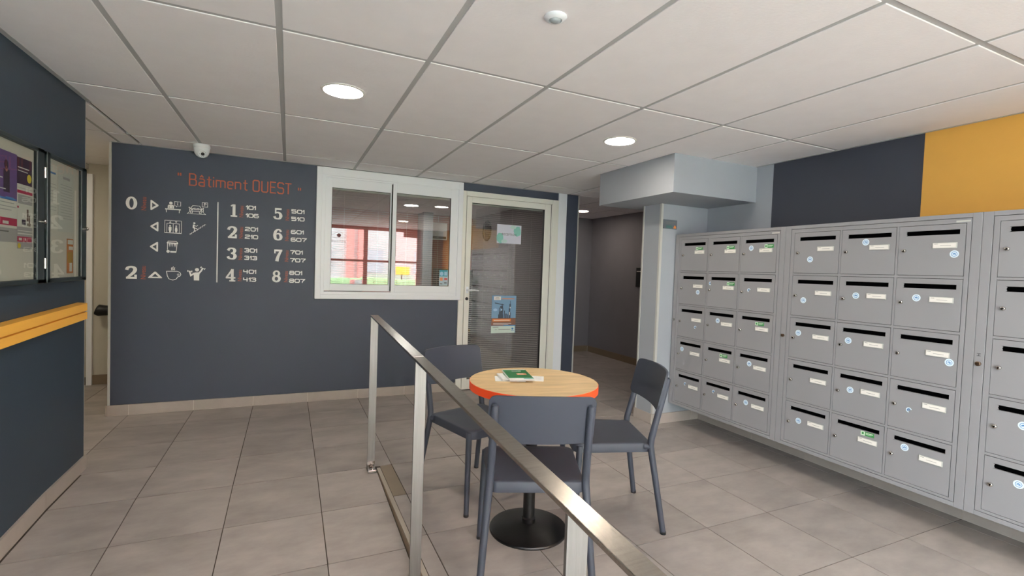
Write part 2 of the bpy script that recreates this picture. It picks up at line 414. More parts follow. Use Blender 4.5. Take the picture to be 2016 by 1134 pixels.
# skirting tiles
SH = .088
def skirt_x(parent, x0, x1, y, z=0, m=SKIRT, h=SH):      # runs along X, faces -Y
    i = math.floor((x0-TX0)/TP)
    while TX0+i*TP < x1:
        a, c = max(x0, TX0+i*TP), min(x1, TX0+(i+1)*TP)
        if c-a > .015: simple('skirting_tile', m, (a+.0018, c-.0018, y-.011, y, z+.002, z+h), bev=.0008, parent=parent)
        i += 1
def skirt_y(parent, y0, y1, x, side, zf=lambda y: 0, m=SKIRT, h=SH):
    i = math.floor((y0-TY0)/TP)
    while TY0+i*TP < y1:
        a, c = max(y0, TY0+i*TP), min(y1, TY0+(i+1)*TP)
        if c-a > .015:
            b = MB(); xa, xb = sorted((x, x+side*.011)); za, zc = zf(a), zf(c)
            V = [(xa, a+.0018, za+.002), (xb, a+.0018, za+.002), (xb, c-.0018, zc+.002), (xa, c-.0018, zc+.002)]
            V += [(p[0], p[1], p[2]+h-.002) for p in V]
            b.add(V, [(0, 3, 2, 1), (4, 5, 6, 7), (0, 1, 5, 4), (1, 2, 6, 5), (2, 3, 7, 6), (3, 0, 4, 7)], m); b.obj('skirting_tile', parent)
        i += 1
def base(name, bx, lab):
    o = simple(name, JOINT, *bx); struct(o, lab, 'baseboard'); return o
o = base('baseboard_back', [(-1.325, 1.64, YB-.0085, YB, 0, SH-.001)], 'pale tile skirting under the navy sign wall'); skirt_x(o, -1.326, 1.64, YB)
simple('skirting_tile', SKIRT, (-1.338, -1.326, YB-.011, YB+.1, .002, SH), bev=.001, parent=o)
b = MB()
b.add([(XL, -1.8, ramp_z(-1.8)), (XL+.0085, -1.8, ramp_z(-1.8)), (XL+.0085, YR, 0), (XL, YR, 0), (XL, -1.8, ramp_z(-1.8)+SH-.001), (XL+.0085, -1.8, ramp_z(-1.8)+SH-.001), (XL+.0085, YR, SH-.001), (XL, YR, SH-.001)],
      [(0, 3, 2, 1), (4, 5, 6, 7), (0, 1, 5, 4), (1, 2, 6, 5), (2, 3, 7, 6), (3, 0, 4, 7)], JOINT)
b.box(XL, XL+.0085, YR, 3.72, 0, SH-.001, JOINT)
o = b.obj('baseboard_left'); struct(o, 'pale tile skirting along the left wall', 'baseboard'); skirt_y(o, -1.8, 3.735, XL, 1, ramp_z)
o = base('baseboard_right', [(XR-.0085, XR, .3, 3.3, 0, SH-.001)], 'tile skirting in shadow under the mailboxes'); skirt_y(o, .3, 3.3, XR, -1)
o = base('baseboard_pillar', [(2.925, XR, 3.3015, 3.31, 0, SH-.001), (2.9215, 2.93, 3.3015, 3.55, 0, SH-.001)], 'tile skirting around the pillar foot')
skirt_x(o, 2.92, XR-.011, 3.31); skirt_y(o, 3.31, 3.55, 2.93, -1)
o = base('baseboard_corridor', [(4.5915, 4.6, 3.55, 6.84, 0, SH), (3.1, 4.6, 6.8415, 6.85, 0, SH)], 'brown tile skirting in the corridor')
skirt_y(o, 3.55, 6.84, 4.6, -1, m=SKIRT_D, h=.1); skirt_x(o, 3.1, 4.59, 6.85, m=SKIRT_D, h=.1)
o = base('baseboard_passage', [(-1.79, -1.32, 6.1915, 6.2, 0, SH)], 'brown tile skirting in the left passage'); skirt_x(o, -1.79, -1.32, 6.2, m=SKIRT_D, h=.1)

# ------------------------------------------------------------------ reception window (window_1) and door (door_1)
def ring(b, x0, x1, z0, z1, wl, wr, wt, wb, y0, y1, m, bev=.003):
    b.box(x0, x0+wl, y0, y1, z0, z1, m, bev=bev); b.box(x1-wr, x1, y0, y1, z0, z1, m, bev=bev)
    b.box(x0+wl-.001, x1-wr+.001, y0, y1, z1-wt, z1, m, bev=bev); b.box(x0+wl-.001, x1-wr+.001, y0, y1, z0, z0+wb, m, bev=bev)
b = MB()
ring(b, .222, 1.66, .977, 2.217, .05, .05, .075, .045, YB-.03, YB+.08, WHITEM)
ring(b, .268, 1.622, 1.018, 2.146, .036, .03, .02, .03, YB-.018, YB+.07, WHITEM, .002)
win = b.obj('window_1'); struct(win, 'white aluminium sliding window of the reception office', 'window')
b = MB(); ring(b, .304, .935, 1.055, 2.128, .056, .03, .092, .066, YB-.004, YB+.022, WHITEM); sl = b.obj('sash', win)
b = MB(); ring(b, .926, 1.60, 1.048, 2.136, .039, .073, .096, .072, YB-.024, YB-.006, WHITEM); sr = b.obj('sash', win)
b = MB(); ring(b, .358, .908, 1.119, 2.038, .004, .004, .004, .004, YB-.001, YB+.018, BLACK, 0); b.obj('gasket', sl)
b = MB(); ring(b, .963, 1.529, 1.118, 2.042, .004, .006, .004, .004, YB-.021, YB-.008, BLACK, 0); b.obj('gasket', sr)
simple('pane', GLASS, (.36, .906, YB+.008, YB+.012, 1.12, 2.037), parent=sl)
simple('pane', GLASS, (.965, 1.527, YB-.016, YB-.012, 1.12, 2.04), parent=sr)
simple('pull', BLACK, (.918, .927, YB-.026, YB-.004, 1.06, 2.12), parent=sr)

b = MB()
b.box(1.64, 1.70, YB-.02, YB+.09, 0, .977, CREAM, bev=.003); b.box(1.662, 1.70, YB-.02, YB+.09, .977, 2.138, CREAM, bev=.003)
b.box(2.745, 2.825, YB-.02, YB+.09, 0, 2.138, CREAM, bev=.003); b.box(1.70, 2.745, YB-.02, YB+.09, 2.085, 2.138, CREAM, bev=.003)
door = b.obj('door_1'); struct(door, 'cream framed glass door of the reception', 'door')
b = MB(); ring(b, 1.704, 2.741, .012, 2.081, .057, .10, .064, .11, YB-.026, YB+.012, CREAM)
b.box(2.72, 2.726, YB-.0275, YB-.02, .012, 2.081, GROOVE)
leaf = b.obj('leaf', door)
b = MB(); ring(b, 1.758, 2.645, .119, 2.020, .004, .008, .005, .004, YB-.022, YB+.008, BLACK, 0); b.obj('gasket', leaf)
simple('pane', GLASS, (1.76, 2.643, YB-.012, YB-.008, .12, 2.018), parent=leaf)
b = MB(); b.box(1.718, 1.748, YB-.034, YB-.026, 1.05, 1.12, WHITEM, bev=.003)
b.tube([(1.733, YB-.03, 1.085), (1.733, YB-.07, 1.085)], .009, WHITEM); b.tube([(1.730, YB-.07, 1.085), (1.80, YB-.072, 1.087), (1.855, YB-.068, 1.082)], [.010, .009, .006], WHITEM)
b.obj('handle', leaf)
b = MB(); b.lathe([(.016, 0), (.016, .012), (.012, .016)], BLACK, mtx=Matrix.Translation((1.731, YB-.026, .992)) @ Matrix.Rotation(math.pi/2, 4, 'X'), n=20); b.obj('lock_cylinder', leaf)

# blinds
SLAT = mat('blind_slat', (226, 222, 218), 0.4)
def blind(x0, x1, z0, z1, y, lab):
    t = thing('venetian_blind', lab, 'blind', ((x0+x1)/2, y, z0)); wd = x1-x0
    b = MB(); b.box(-wd/2, wd/2, -.014, .014, 0, .0013, SLAT); me = b.mesh('slat')
    n = int((z1-z0)/.0215)
    for k in range(n): link(me, 'slat', t, (0, 0, .008+k*.0215), (math.radians(4), 0, 0))
    b = MB(); b.box(-wd/2, wd/2, -.014, .014, z1-z0-.01, z1-z0+.016, SLAT, bev=.002); b.obj('head_rail', t)
    for fx in ((-.3, .3) if wd < .7 else (-.32, .06, .34)):
        b = MB(); b.tube([(fx*wd, -.015, 0), (fx*wd, -.015, z1-z0)], .0011, SLAT, n=5); b.obj('cord', t)
    return t
blind(.37, .90, 1.125, 2.03, YB+.035, 'horizontal slat blind behind the left sliding window pane')
blind(.97, 1.52, 1.125, 2.03, YB+.035, 'horizontal slat blind behind the right sliding window pane')
bd = blind(1.77, 2.635, .13, 2.01, YB+.03, 'full height horizontal slat blind behind the glass door')
for z in (.99, .965, .88):
    b = MB(); b.box(-.065, -.045, -.024, -.015, z, z+.018, CARD, bev=.001); b.obj('cord_clip', bd)

# papers on the door
def sheet(name, x0, x1, z0, z1, y, base_m, lab, cat, paint):
    t = MB(); t.box(x0, x1, y, y+.0008, z0, z1, base_m)
    paint(t, lambda u, v: (x0+u*(x1-x0), z0+v*(z1-z0)), y)
    return tag(t.obj(name), lab, cat)
def rect(t, P, y, u0, u1, v0, v1, m, k=1):
    a = P(u0, v0); c = P(u1, v1); t.prism([(a[0], a[1]), (c[0], a[1]), (c[0], c[1]), (a[0], c[1])], m, y-.0003*k, y-.0003*k+.0002)
def blob(P, cu, cv, ru, rv, n=18, seed=1, rough=.12):
    R = random.Random(seed); return [P(cu+ru*math.cos(2*math.pi*k/n)*(1+R.uniform(-rough, rough)), cv+rv*math.sin(2*math.pi*k/n)*(1+R.uniform(-rough, rough))) for k in range(n)]
TEAL = mat('teal_print', (132, 192, 182), .6); TEALL = mat('pale_teal_print', (190, 216, 214), .6); LILAC = mat('pale_lilac_paper', (214, 216, 232), .6)
def p_rec(t, P, y):
    t.prism(blob(P, .13, .28, .14, .27, seed=3), TEAL, y-.0003, y-.0001); t.prism(blob(P, .84, .68, .15, .28, seed=4), TEAL, y-.0003, y-.0001)
    t.prism(blob(P, .3, .12, .12, .1, seed=5), TEALL, y-.0006, y-.0004); t.prism(blob(P, .66, .88, .12, .1, seed=6), TEALL, y-.0006, y-.0004)
    c = P(.5, .48)
    for q in xf(text_polys('RECEPTION', .034, .92, 1.1), c[0], c[1]): t.prism(q, INKD, y-.0007, y-.0005)
INKD = mat('dark_ink', (44, 44, 50), .7)
sheet('paper_sign', 2.062, 2.356, 1.606, 1.814, YB-.014, LILAC, 'white and teal paper reading RECEPTION taped to the glass door', 'sign', p_rec)
PBLUE = mat('poster_sky_blue', (120, 156, 186), .5); PBL2 = mat('poster_pale_blue', (160, 192, 216), .5); PDK = mat('poster_dark_steel', (58, 70, 84), .5)
PORA = mat('poster_orange', (222, 132, 66), .5); PBRN = mat('poster_brown', (120, 84, 66), .5); PWH = mat('poster_pale_green', (208, 226, 216), .6)
def p_pos(t, P, y):
    rect(t, P, y, .0, .97, .0, .19, PWH); rect(t, P, y, .08, .36, .88, .975, CARD)
    for q in xf(text_polys('portes', .018, .9), *P(.215, .945)): t.prism(q, PDK, y-.0008, y-.0006)
    for q in xf(text_polys('ouvertes', .018, .8), *P(.22, .91)): t.prism(q, PDK, y-.0008, y-.0006)
    rect(t, P, y, .4, .92, .905, .925, PORA)
    rect(t, P, y, .0, 1, .20, .40, PBRN)
    rect(t, P, y, .05, .8, .31, .38, PORA, 2); rect(t, P, y, .1, .75, .335, .352, CARD, 3)
    rect(t, P, y, .08, .82, .25, .262, CARD, 2); rect(t, P, y, .08, .7, .222, .232, CARD, 2)
    rect(t, P, y, .5, 1, .19, .215, BLUE, 2)
    t.prism([P(.12, .79), P(.5, .74), P(.5, .76), P(.12, .815)], PDK, y-.0006, y-.0004)
    t.prism(blob(P, .15, .62, .09, .035, seed=9), PBL2, y-.0006, y-.0004)
    for (u0, u1, v0, v1) in ((.27, .47, .40, .50), (.30, .46, .50, .58), (.36, .47, .58, .67), (.34, .46, .67, .72), (.30, .33, .56, .68), (.40, .44, .72, .78), (.5, .54, .4, .6), (.56, .62, .4, .52), (.70, .78, .4, .55), (.70, .76, .55, .66), (.72, .78, .66, .78), (.745, .765, .78, .86), (.64, .68, .4, .5)):
        rect(t, P, y, u0, u1, v0, v1, PDK, 2)
    rect(t, P, y, .37, .43, .6, .65, PBL2, 3); rect(t, P, y, .72, .75, .48, .56, CARD, 3); rect(t, P, y, .74, .77, .66, .7, CARD, 3)
    for q in xf(text_polys('Lycee', .012, .9), *P(.2, .1)): t.prism(q, INK, y-.0008, y-.0006)
    rect(t, P, y, .06, .3, .155, .165, INK, 2); rect(t, P, y, .3, .8, .095, .103, INK, 2); rect(t, P, y, .84, .92, .09, .14, BLUE, 2); rect(t, P, y, .82, .95, .05, .062, BLUE, 2)
sheet('poster', 2.03, 2.325, .612, 1.03, YB-.0145, PBLUE, 'blue poster of an industrial site with orange text on the glass door', 'poster', p_pos)
# stickers inside right pane
b = MB(); y = YB-.0185
def q_(x0, x1, z0, z1, m, k=0): b.box(x0, x1, y-.0003*k, y-.0003*k+.0002, z0, z1, m)
TQ = mat('card_teal', (30, 132, 150), .5); LQ = mat('card_pale', (176, 196, 206), .5); RQ = mat('card_red', (190, 70, 60), .5); OQ = mat('card_orange', (214, 130, 80), .5)
q_(1.425, 1.518, 1.125, 1.29, LQ); q_(1.428, 1.515, 1.222, 1.29, TQ, 1)
b.prism([(1.45+.02*math.cos(a*.4), 1.25+.022*math.sin(a*.4)) for a in range(16)], PBL2, y-.0006, y-.0004)
q_(1.478, 1.508, 1.232, 1.272, PBL2, 2); q_(1.432, 1.462, 1.178, 1.21, OQ, 1); q_(1.478, 1.512, 1.185, 1.205, RQ, 1); q_(1.478, 1.508, 1.15, 1.16, INKD, 1); q_(1.434, 1.46, 1.14, 1.15, INK, 1)
tag(b.obj('sticker_sheet'), 'teal and white card sticker in the lower right corner of the sliding window', 'sticker')

# ------------------------------------------------------------------ office contents
t = thing('office_desk', 'long desk behind the glass door with papers on top', 'desk', (1.7, 6.3, 0))
b = MB(); b.box(-1.2, .45, -.35, .35, .80, .83, mat('desk_top', (150, 140, 130), .5), bev=.004); b.obj('desk_top', t)
for sx in (-1.15, .38): simple('desk_leg', mat('desk_dark', (60, 54, 52), .6), (sx, sx+.05, -.32, .32, 0, .80), parent=t)
simple('modesty_panel', MATS['desk_dark'], (-1.1, .38, .2, .22, .2, .80), parent=t)
t = thing('shelf_cabinet', 'tall office shelf cabinet with brown boxes behind the glass door', 'shelf', (2.1, 8.05, 0))
simple('carcass', MATS['desk_dark'], (-.5+.68, -.48+.68, -.2, .2, 0, 1.3), (.75, .77, -.2, .2, 0, 1.3), (.18, .77, .18, .2, 0, 1.3), (.18, .77, -.2, .2, 1.28, 1.3), (.18, .77, -.2, .2, .85, .87), (.18, .77, -.2, .2, .4, .42), parent=t)
for k, (x, wx, h) in enumerate(((.30, .2, .34), (.53, .22, .32))):
    o = MB(); o.box(x-wx/2, x+wx/2, -.16, .16, .871, .871+h, mat('cardboard', (168, 132, 96), .8), bev=.003); o.box(x-wx/2+.03, x+wx/2-.03, -.162, -.16, .95, 1.0, CARD)
    q = o.obj('cardboard_box'); q.location = (2.1, 8.05, 0); tag(q, ['cardboard box at the left on the office shelf', 'cardboard box at the right on the office shelf'][k], 'box')
b = MB(); b.box(-.15, .15, -.1, .1, 0, .012, CARD); b.box(-.1, .18, -.14, .07, .012, .02, CARD)
q = b.obj('paper_pile'); q.location = (1.95, 6.15, .831); q.rotation_euler.z = .3; tag(q, 'pile of white papers on the office desk', 'papers')
b = MB(); b.lathe([(.165, 0), (.17, .01), (.165, .03), (.15, .03), (.148, .02)], mat('clock_dark', (62, 56, 52), .5), n=32, mtx=Matrix.Translation((3.0, 7.55, 1.96)) @ Matrix.Rotation(-math.pi/2, 4, 'Y'))
b.box(2.968, 2.972, 7.545, 7.555, 1.96, 2.06, INK); b.box(2.968, 2.972, 7.49, 7.55, 1.955, 1.965, INK)
tag(b.obj('wall_clock'), 'round wall clock on the office side wall seen through the door', 'clock')
t = thing('office_chair', 'dark office chair behind the reception window', 'chair', (.75, 7.3, 0))
b = MB(); b.box(-.22, .22, -.03, .03, .62, 1.12, MATS['desk_dark'], bev=.02); b.obj('backrest', t)
b = MB(); b.box(-.24, .24, -.42, .06, .44, .52, MATS['desk_dark'], bev=.03); b.obj('seat', t)
b = MB(); b.tube([(0, -.18, .06), (0, -.18, .45)], .025, BLACK); [b.tube([(0, -.18, .08), (.27*math.cos(k*1.257), -.18+.27*math.sin(k*1.257), .05)], .018, BLACK, n=8) for k in range(5)]; b.obj('base', t)
b = MB(); b.box(-.2, .2, 0, .05, -.3, 0, WHITEM, bev=.01); b.box(-.18, .18, -.003, 0, -.28, -.24, GROOVE); q = b.obj('air_unit'); q.location = (2.3, 8.2, 2.1); tag(q, 'white air unit high on the office far wall', 'appliance')

# ------------------------------------------------------------------ outdoors (seen in the glass reflections)
PINK = mat('render_pink', (236, 206, 202), .9, noise=(1, .06)); WR = mat('render_white', (246, 244, 242), .9); REDB = mat('render_red', (206, 132, 124), .9)
o = simple('ground', mat('pavement', (222, 220, 214), .9, noise=(6, .1)), (-25, 25, -40, YF-.1, -.42, -.32)); struct(o, 'pavement outside the entrance', 'ground')
t = thing('apartment_building', 'pink and white apartment building across the street, mirrored in the window', 'building', (4, -24, -.3))
simple('wall', WR, (-14, 14, -6, 0, 0, 14), parent=t); simple('wall', PINK, (-14, -3.2, 0, .15, 0, 14), (2.4, 14, 0, .15, 0, 14), parent=t); simple('wall', REDB, (-.56, -.12, 0, .3, 0, 14), (.16, .5, 0, .3, 0, 14), parent=t)
bw = MB(); bw.box(-.6, .6, 0, .06, 0, 1.5, mat('far_window', (188, 190, 196), .2)); wme = bw.mesh('window')
for i in range(8):
    for j in range(4): link(wme, 'window', t, (-12+i*3.3, .16, 1.2+j*3.2))
b = MB(); HEDGE = mat('hedge_green', (160, 182, 134), .9, noise=(14, .3))
for k in range(26): b.box(-3+k*.42, -3+k*.42+.44, -9.5+random.uniform(-.06, .06), -8.7, -.32, .86+random.uniform(-.04, .04), HEDGE, bev=.08)
tag(b.obj('hedge'), 'clipped green hedge outside the entrance, mirrored in the window', 'hedge')
b = MB(); b.box(4.05, 4.62, -10.6, -10.55, 1.0, 1.32, mat('banner_yellow', (250, 205, 60), .6)); b.box(3.0, 4.8, -10.62, -10.6, .72, 1.0, CARD); b.box(4.28, 4.33, -10.64, -10.6, -.32, 1.0, INK)
tag(b.obj('street_banner'), 'yellow street banner beyond the hedge, mirrored in the window', 'banner')
b = MB(); b.box(1.6, 1.95, -4.8, -4.5, -.3, .9, REDB, bev=.03); b.box(1.7, 1.9, -4.5, -4.48, .2, .9, CARD); tag(b.obj('litter_bin'), 'red bin outside the entrance, mirrored in the window', 'bin')

# ------------------------------------------------------------------ lamps
DISC = mat('led_diffuser', (255, 250, 240), .5, emit=((255, 242, 224), LAMP))
RING = mat('lamp_ring', (228, 226, 222), .4)
def lamp(x, y, lab, m=DISC, r=.1):
    t = thing('ceiling_light', lab, 'light', (x, y, ZC), group='round recessed ceiling lights')
    b = MB(); b.lathe([(r-.002, .002), (r, -.006), (r+.012, -.004), (r+.014, .0)], RING, n=48); b.obj('trim_ring', t)
    b = MB(); b.lathe([(r-.002, .0035), (r-.002, -.0035)], m, n=48, smooth=False); b.obj('diffuser', t)
    return t
lamp(.245, 2.755, 'round recessed light in the ceiling left of centre, before the sign wall')
lamp(2.052, 2.765, 'round recessed light in the ceiling beside the grey soffit')
lamp(.245, .07, 'round recessed light overhead behind the left ceiling light')
lamp(2.06, .07, 'round recessed light overhead near the mailboxes')
CD = mat('led_corridor', (255, 250, 240), .5, emit=((255, 236, 220), 60)); lamp(3.90, 6.10, 'small round light in the dark corridor ceiling', CD)
OD = mat('led_office', (255, 250, 240), .5, emit=((250, 244, 240), 260)); lamp(1.63, 7.2, 'round light in the office ceiling behind the window', OD)
PD = mat('passage_fill', (255, 250, 240), .5, emit=((255, 238, 212), 110)); lamp(-2.1, 4.9, 'added fill light in the left passage ceiling', PD)  # unseen lamp added to brighten the left passage

# presence sensor
t = thing('presence_sensor', 'small white round presence sensor on the ceiling near the top of the view', 'sensor', (.857, 1.567, ZC))
b = MB(); b.lathe([(.041, 0), (.042, -.004), (.036, -.010), (.024, -.014), (.022, -.008)], WHITEM, n=36); b.obj('bezel', t)
b = MB(); b.lathe([(.022, -.006), (.022, -.012), (.018, -.017), (.01, -.020), (.002, -.021)], mat('sensor_lens', (170, 178, 182), .3), n=28); b.obj('lens', t)
# dome camera
t = thing('security_camera', 'white dome security camera above the sign wall', 'camera', (-.652, 4.62, ZC))
b = MB(); b.lathe([(.058, 0), (.060, -.01), (.060, -.022), (.056, -.03)], WHITEM, n=36); b.obj('mount', t)
b = MB(); b.lathe([(.056, -.028), (.055, -.045), (.049, -.07), (.038, -.088), (.02, -.099), (.002, -.102)], WHITEM, n=36); bd2 = b.obj('housing', t)
dv = Vector((.652, -4.62, -.92)).normalized(); dv = Vector((.25, -.86, -.45)).normalized()
mt = Matrix.Translation((0, 0, -.055)) @ dv.to_track_quat('Z', 'Y').to_matrix().to_4x4()
b = MB(); b.lathe([(.032, .028), (.033, .052), (.029, .055), (.027, .050)], WHITEM, n=28, mtx=mt); b.lathe([(.027, .046), (.027, .049)], BLACK, n=28, mtx=mt)
b.lathe([(.012, .049), (.013, .054), (.006, .056)], mat('lens_glass', (6, 6, 8), .08), n=20, mtx=mt)
for k in range(10): b.lathe([(.002, .049), (.002, .0505)], INK, n=8, mtx=mt @ Matrix.Translation((.021*math.cos(k*.628), .021*math.sin(k*.628), 0)))
b.obj('lens', t)

# ------------------------------------------------------------------ wall directory
SIGN = thing('building_directory', 'white and rust wall lettering reading Batiment OUEST with floor list and pictograms', 'sign', (0, YB, 0))
Y0, Y1 = -.0012, -.0001
LAY = 0
def T3(x, z, y): return (x, y, z)
def ribbon(b, pts, ws, m, off=(0, 0), s=(1, 1), k=0, closed=False):
    P = [(off[0]+p[0]*s[0], off[1]+p[1]*s[1]) for p in pts]
    if not isinstance(ws, (list, tuple)): ws = [ws]*len(P)
    ss = (abs(s[0])+abs(s[1]))/2; ws = [q*ss/2 for q in ws]
    global LAY
    LAY = (LAY+1) % 24; k = k+LAY*.35
    A = []; B = []; n = len(P)
    for i in range(n):
        if closed: p0, p1 = P[i-1], P[(i+1) % n]
        else: p0, p1 = P[max(i-1, 0)], P[min(i+1, n-1)]
        c = P[i]
        d0 = Vector((c[0]-p0[0], c[1]-p0[1])); d1 = Vector((p1[0]-c[0], p1[1]-c[1]))
        if d0.length < 1e-9: d0 = d1
        if d1.length < 1e-9: d1 = d0
        d0.normalize(); d1.normalize(); d = (d0+d1)
        if d.length < 1e-6: d = d1
        d.normalize(); nn = Vector((-d.y, d.x)); cs = max(.45, nn.dot(Vector((-d1.y, d1.x)))); wd = ws[i]/cs
        A.append((c[0]+nn.x*wd, c[1]+nn.y*wd)); B.append((c[0]-nn.x*wd, c[1]-nn.y*wd))
    b.quadstrip(A, B, m, Y0-.0002*k, Y1-.0002*k, T3, closed)
def arc(cx, cy, rx, ry, a0, a1, n=14): return [(cx+rx*math.cos(math.radians(a0+(a1-a0)*i/n)), cy+ry*math.sin(math.radians(a0+(a1-a0)*i/n))) for i in range(n+1)]
def smooth(pw, n=4):
    out = []; L_ = len(pw)
    for i in range(L_-1):
        p0, p1, p2, p3 = pw[max(i-1, 0)], pw[i], pw[i+1], pw[min(i+2, L_-1)]
        for k in range(n):
            t_ = k/n; out.append(tuple(.5*((2*p1[j])+(-p0[j]+p2[j])*t_+(2*p0[j]-5*p1[j]+4*p2[j]-p3[j])*t_**2+(-p0[j]+3*p1[j]-3*p2[j]+p3[j])*t_**3) for j in range(3)))
    out.append(pw[-1]); return out
SLAB = {
 '0': dict(rings=[((37, 50), (37, 51), (14, 37))]),
 '1': dict(bars=[(24, 52, 6, 94), (6, 70, 0, 12)], strokes=[[(8, 84, 12), (28, 94, 12), (52, 95, 10)]]),
 '2': dict(strokes=[[(8, 68, 22), (14, 84, 20), (36, 93, 14), (58, 84, 22), (62, 68, 25), (52, 48, 22), (30, 26, 18), (14, 10, 14)]], bars=[(4, 74, 0, 15), (58, 74, 8, 32)]),
 '3': dict(strokes=[[(9, 74, 22), (18, 88, 18), (38, 94, 12), (58, 84, 22), (60, 70, 24), (50, 57, 16), (32, 52, 10)], [(32, 52, 10), (56, 46, 18), (64, 29, 27), (56, 11, 20), (37, 6, 12), (16, 12, 18), (8, 26, 22)]]),
 '4': dict(strokes=[[(50, 98, 12), (30, 66, 14), (6, 32, 14)]], bars=[(0, 76, 24, 37), (40, 62, 6, 100), (28, 76, 0, 11)]),
 '5': dict(bars=[(12, 68, 84, 100), (12, 24, 50, 92)], strokes=[[(14, 54, 10), (34, 62, 13), (54, 54, 20), (62, 34, 27), (54, 12, 20), (34, 6, 12), (15, 12, 18), (8, 26, 22)]]),
 '6': dict(strokes=[[(62, 76, 20), (54, 90, 16), (38, 94, 12), (22, 84, 20), (13, 62, 24), (12, 38, 26), (18, 16, 22), (38, 6, 12), (58, 14, 20), (64, 33, 25), (56, 52, 20), (40, 60, 12), (24, 54, 10)]]),
 '7': dict(bars=[(6, 74, 84, 100), (6, 18, 66, 92)], strokes=[[(64, 92, 18), (46, 56, 22), (34, 24, 26), (30, 0, 28)]]),
 '8': dict(rings=[((37, 73), (31, 27), (12, 15)), ((37, 29), (37, 31), (14, 17))]),
}
def slab(ch, x0, x1, z0, z1):
    b = MB(); sx = (x1-x0)/76; sz = (z1-z0)/100; d = SLAB[ch]
    for n_, q in enumerate(d.get('bars', [])): b.prism([(x0+q[0]*sx, z0+q[2]*sz), (x0+q[1]*sx, z0+q[2]*sz), (x0+q[1]*sx, z0+q[3]*sz), (x0+q[0]*sx, z0+q[3]*sz)], VWHITE, Y0-.002-.0001*n_, Y1, T3)
    for st in d.get('strokes', []):
        S = smooth(st); ribbon(b, [(p[0], p[1]) for p in S], [p[2] for p in S], VWHITE, (x0, z0), (sx, sz), 1)
    for n_, (c, ro, ri) in enumerate(d.get('rings', [])):
        o_ = [(x0+p[0]*sx, z0+p[1]*sz) for p in arc(*c, *ro, 0, 352, 44)]; i_ = [(x0+p[0]*sx, z0+p[1]*sz) for p in arc(*c, *ri, 0, 352, 44)]
        b.quadstrip(o_, i_, VWHITE, Y0-.0002*n_, Y1, T3, True)
    b.obj('level_number', SIGN)
slab('0', -1.216, -1.138, 1.697, 1.80); slab('2', -1.214, -1.136, 1.129, 1.235)
rows = {'1': (-.478, 1.694, 1.803), '2': (-.495, 1.505, 1.612), '3': (-.497, 1.317, 1.423), '4': (-.503, 1.123, 1.233), '5': (-.136, 1.697, 1.80), '6': (-.133, 1.506, 1.611), '7': (-.13, 1.316, 1.424), '8': (-.138, 1.126, 1.233)}
for k, (x, z0, z1) in rows.items(): slab(k, x, x+(.074 if k != '1' else .060), z0, z1)
# Niveau
nv = text_polys('Niveau', .046, .80)
def niveau(x, z, l):
    b = MB()
    for q in xf(nv, x, z, l/.115, math.pi/2): b.prism(q, VRUST, Y0, Y1, T3)
    b.obj('level_word', SIGN)
for x, z in ((-1.094, 1.750), (-1.094, 1.182), (-.390, 1.745), (-.390, 1.557), (-.392, 1.368), (-.394, 1.178), (-.020, 1.745), (-.020, 1.557), (-.020, 1.368), (-.022, 1.178)): niveau(x, z, .115 if x > -1 else .125)
# room ranges, wide block digits in a 10x8 box, stroke 1.7
WD = {'0': ([[(1, 2), (2.2, .9), (7.8, .9), (9, 2), (9, 6), (7.8, 7.1), (2.2, 7.1), (1, 6), (1, 2)]], 10),
      '1': ([[(.3, 5.3), (1.6, 5.6), (2.6, 7.1), (3.2, 7.1), (3.2, .2)]], 4.6),
      '2': ([[(.6, 6.2), (2, 7.1), (8, 7.1), (8.8, 6.2), (8.2, 4.6), (2.2, 3.2), (1, 2), (1, .9), (9.4, .9)]], 10.2),
      '3': ([[(.8, 6.2), (2, 7.1), (7.6, 7.1), (8.6, 6), (8, 4.2), (3.4, 4.1)], [(8, 4.1), (8.9, 2.6), (7.8, .9), (2, .9), (.8, 1.8)]], 10),
      '4': ([[(1, 7.6), (1, 3.8), (8.8, 3.8)], [(7.2, 7.6), (7.2, .2)]], 9.8),
      '5': ([[(9, 7.1), (1.2, 7.1), (1.2, 4.6), (7.8, 4.6), (9, 3.6), (9, 2), (7.8, .9), (.8, .9)]], 10.4),
      '6': ([[(8.8, 7.1), (2.4, 7.1), (1, 5.8), (1, 2), (2.2, .9), (7.8, .9), (9, 2), (9, 3.4), (7.8, 4.3), (1.4, 4.3)]], 10.2),
      '7': ([[(.6, 7.1), (8.8, 7.1), (8.4, 6), (4.8, 3.2), (4.4, .2)]], 9.6),
      '8': ([[(2.2, 4.1), (1.2, 5.6), (2.2, 7.1), (7.8, 7.1), (8.8, 5.6), (7.8, 4.1), (2.2, 4.1), (.9, 2.5), (2.2, .9), (7.8, .9), (9.1, 2.5), (7.8, 4.1)]], 10.2)}
def wide(txt, x, z, s=.0042, sz=.0048):
    b = MB()
    for ch in txt:
        st, adv = WD[ch]
        for q in st: ribbon(b, q, 1.8, VWHITE, (x, z), (s, sz))
        x += adv*s
    b.obj('room_range', SIGN)
for k, (lo, hi) in {'1': ('101', '106'), '2': ('201', '210'), '3': ('301', '313'), '4': ('401', '413')}.items():
    z0, z1 = rows[k][1:]; x = -.358+{'1': 0, '2': -.004, '3': -.007, '4': -.011}[k]; wide(lo, x, z1-.038, .0043); wide(hi, x, z0+.001, .0043)
for k, (lo, hi) in {'5': ('501', '510'), '6': ('601', '607'), '7': ('701', '707'), '8': ('801', '807')}.items():
    z0, z1 = rows[k][1:]; x = .010-{'5': 0, '6': .001, '7': .004, '8': .008}[k]; wide(lo, x, z1-.038, .0046); wide(hi, x, z0-.003, .0046)
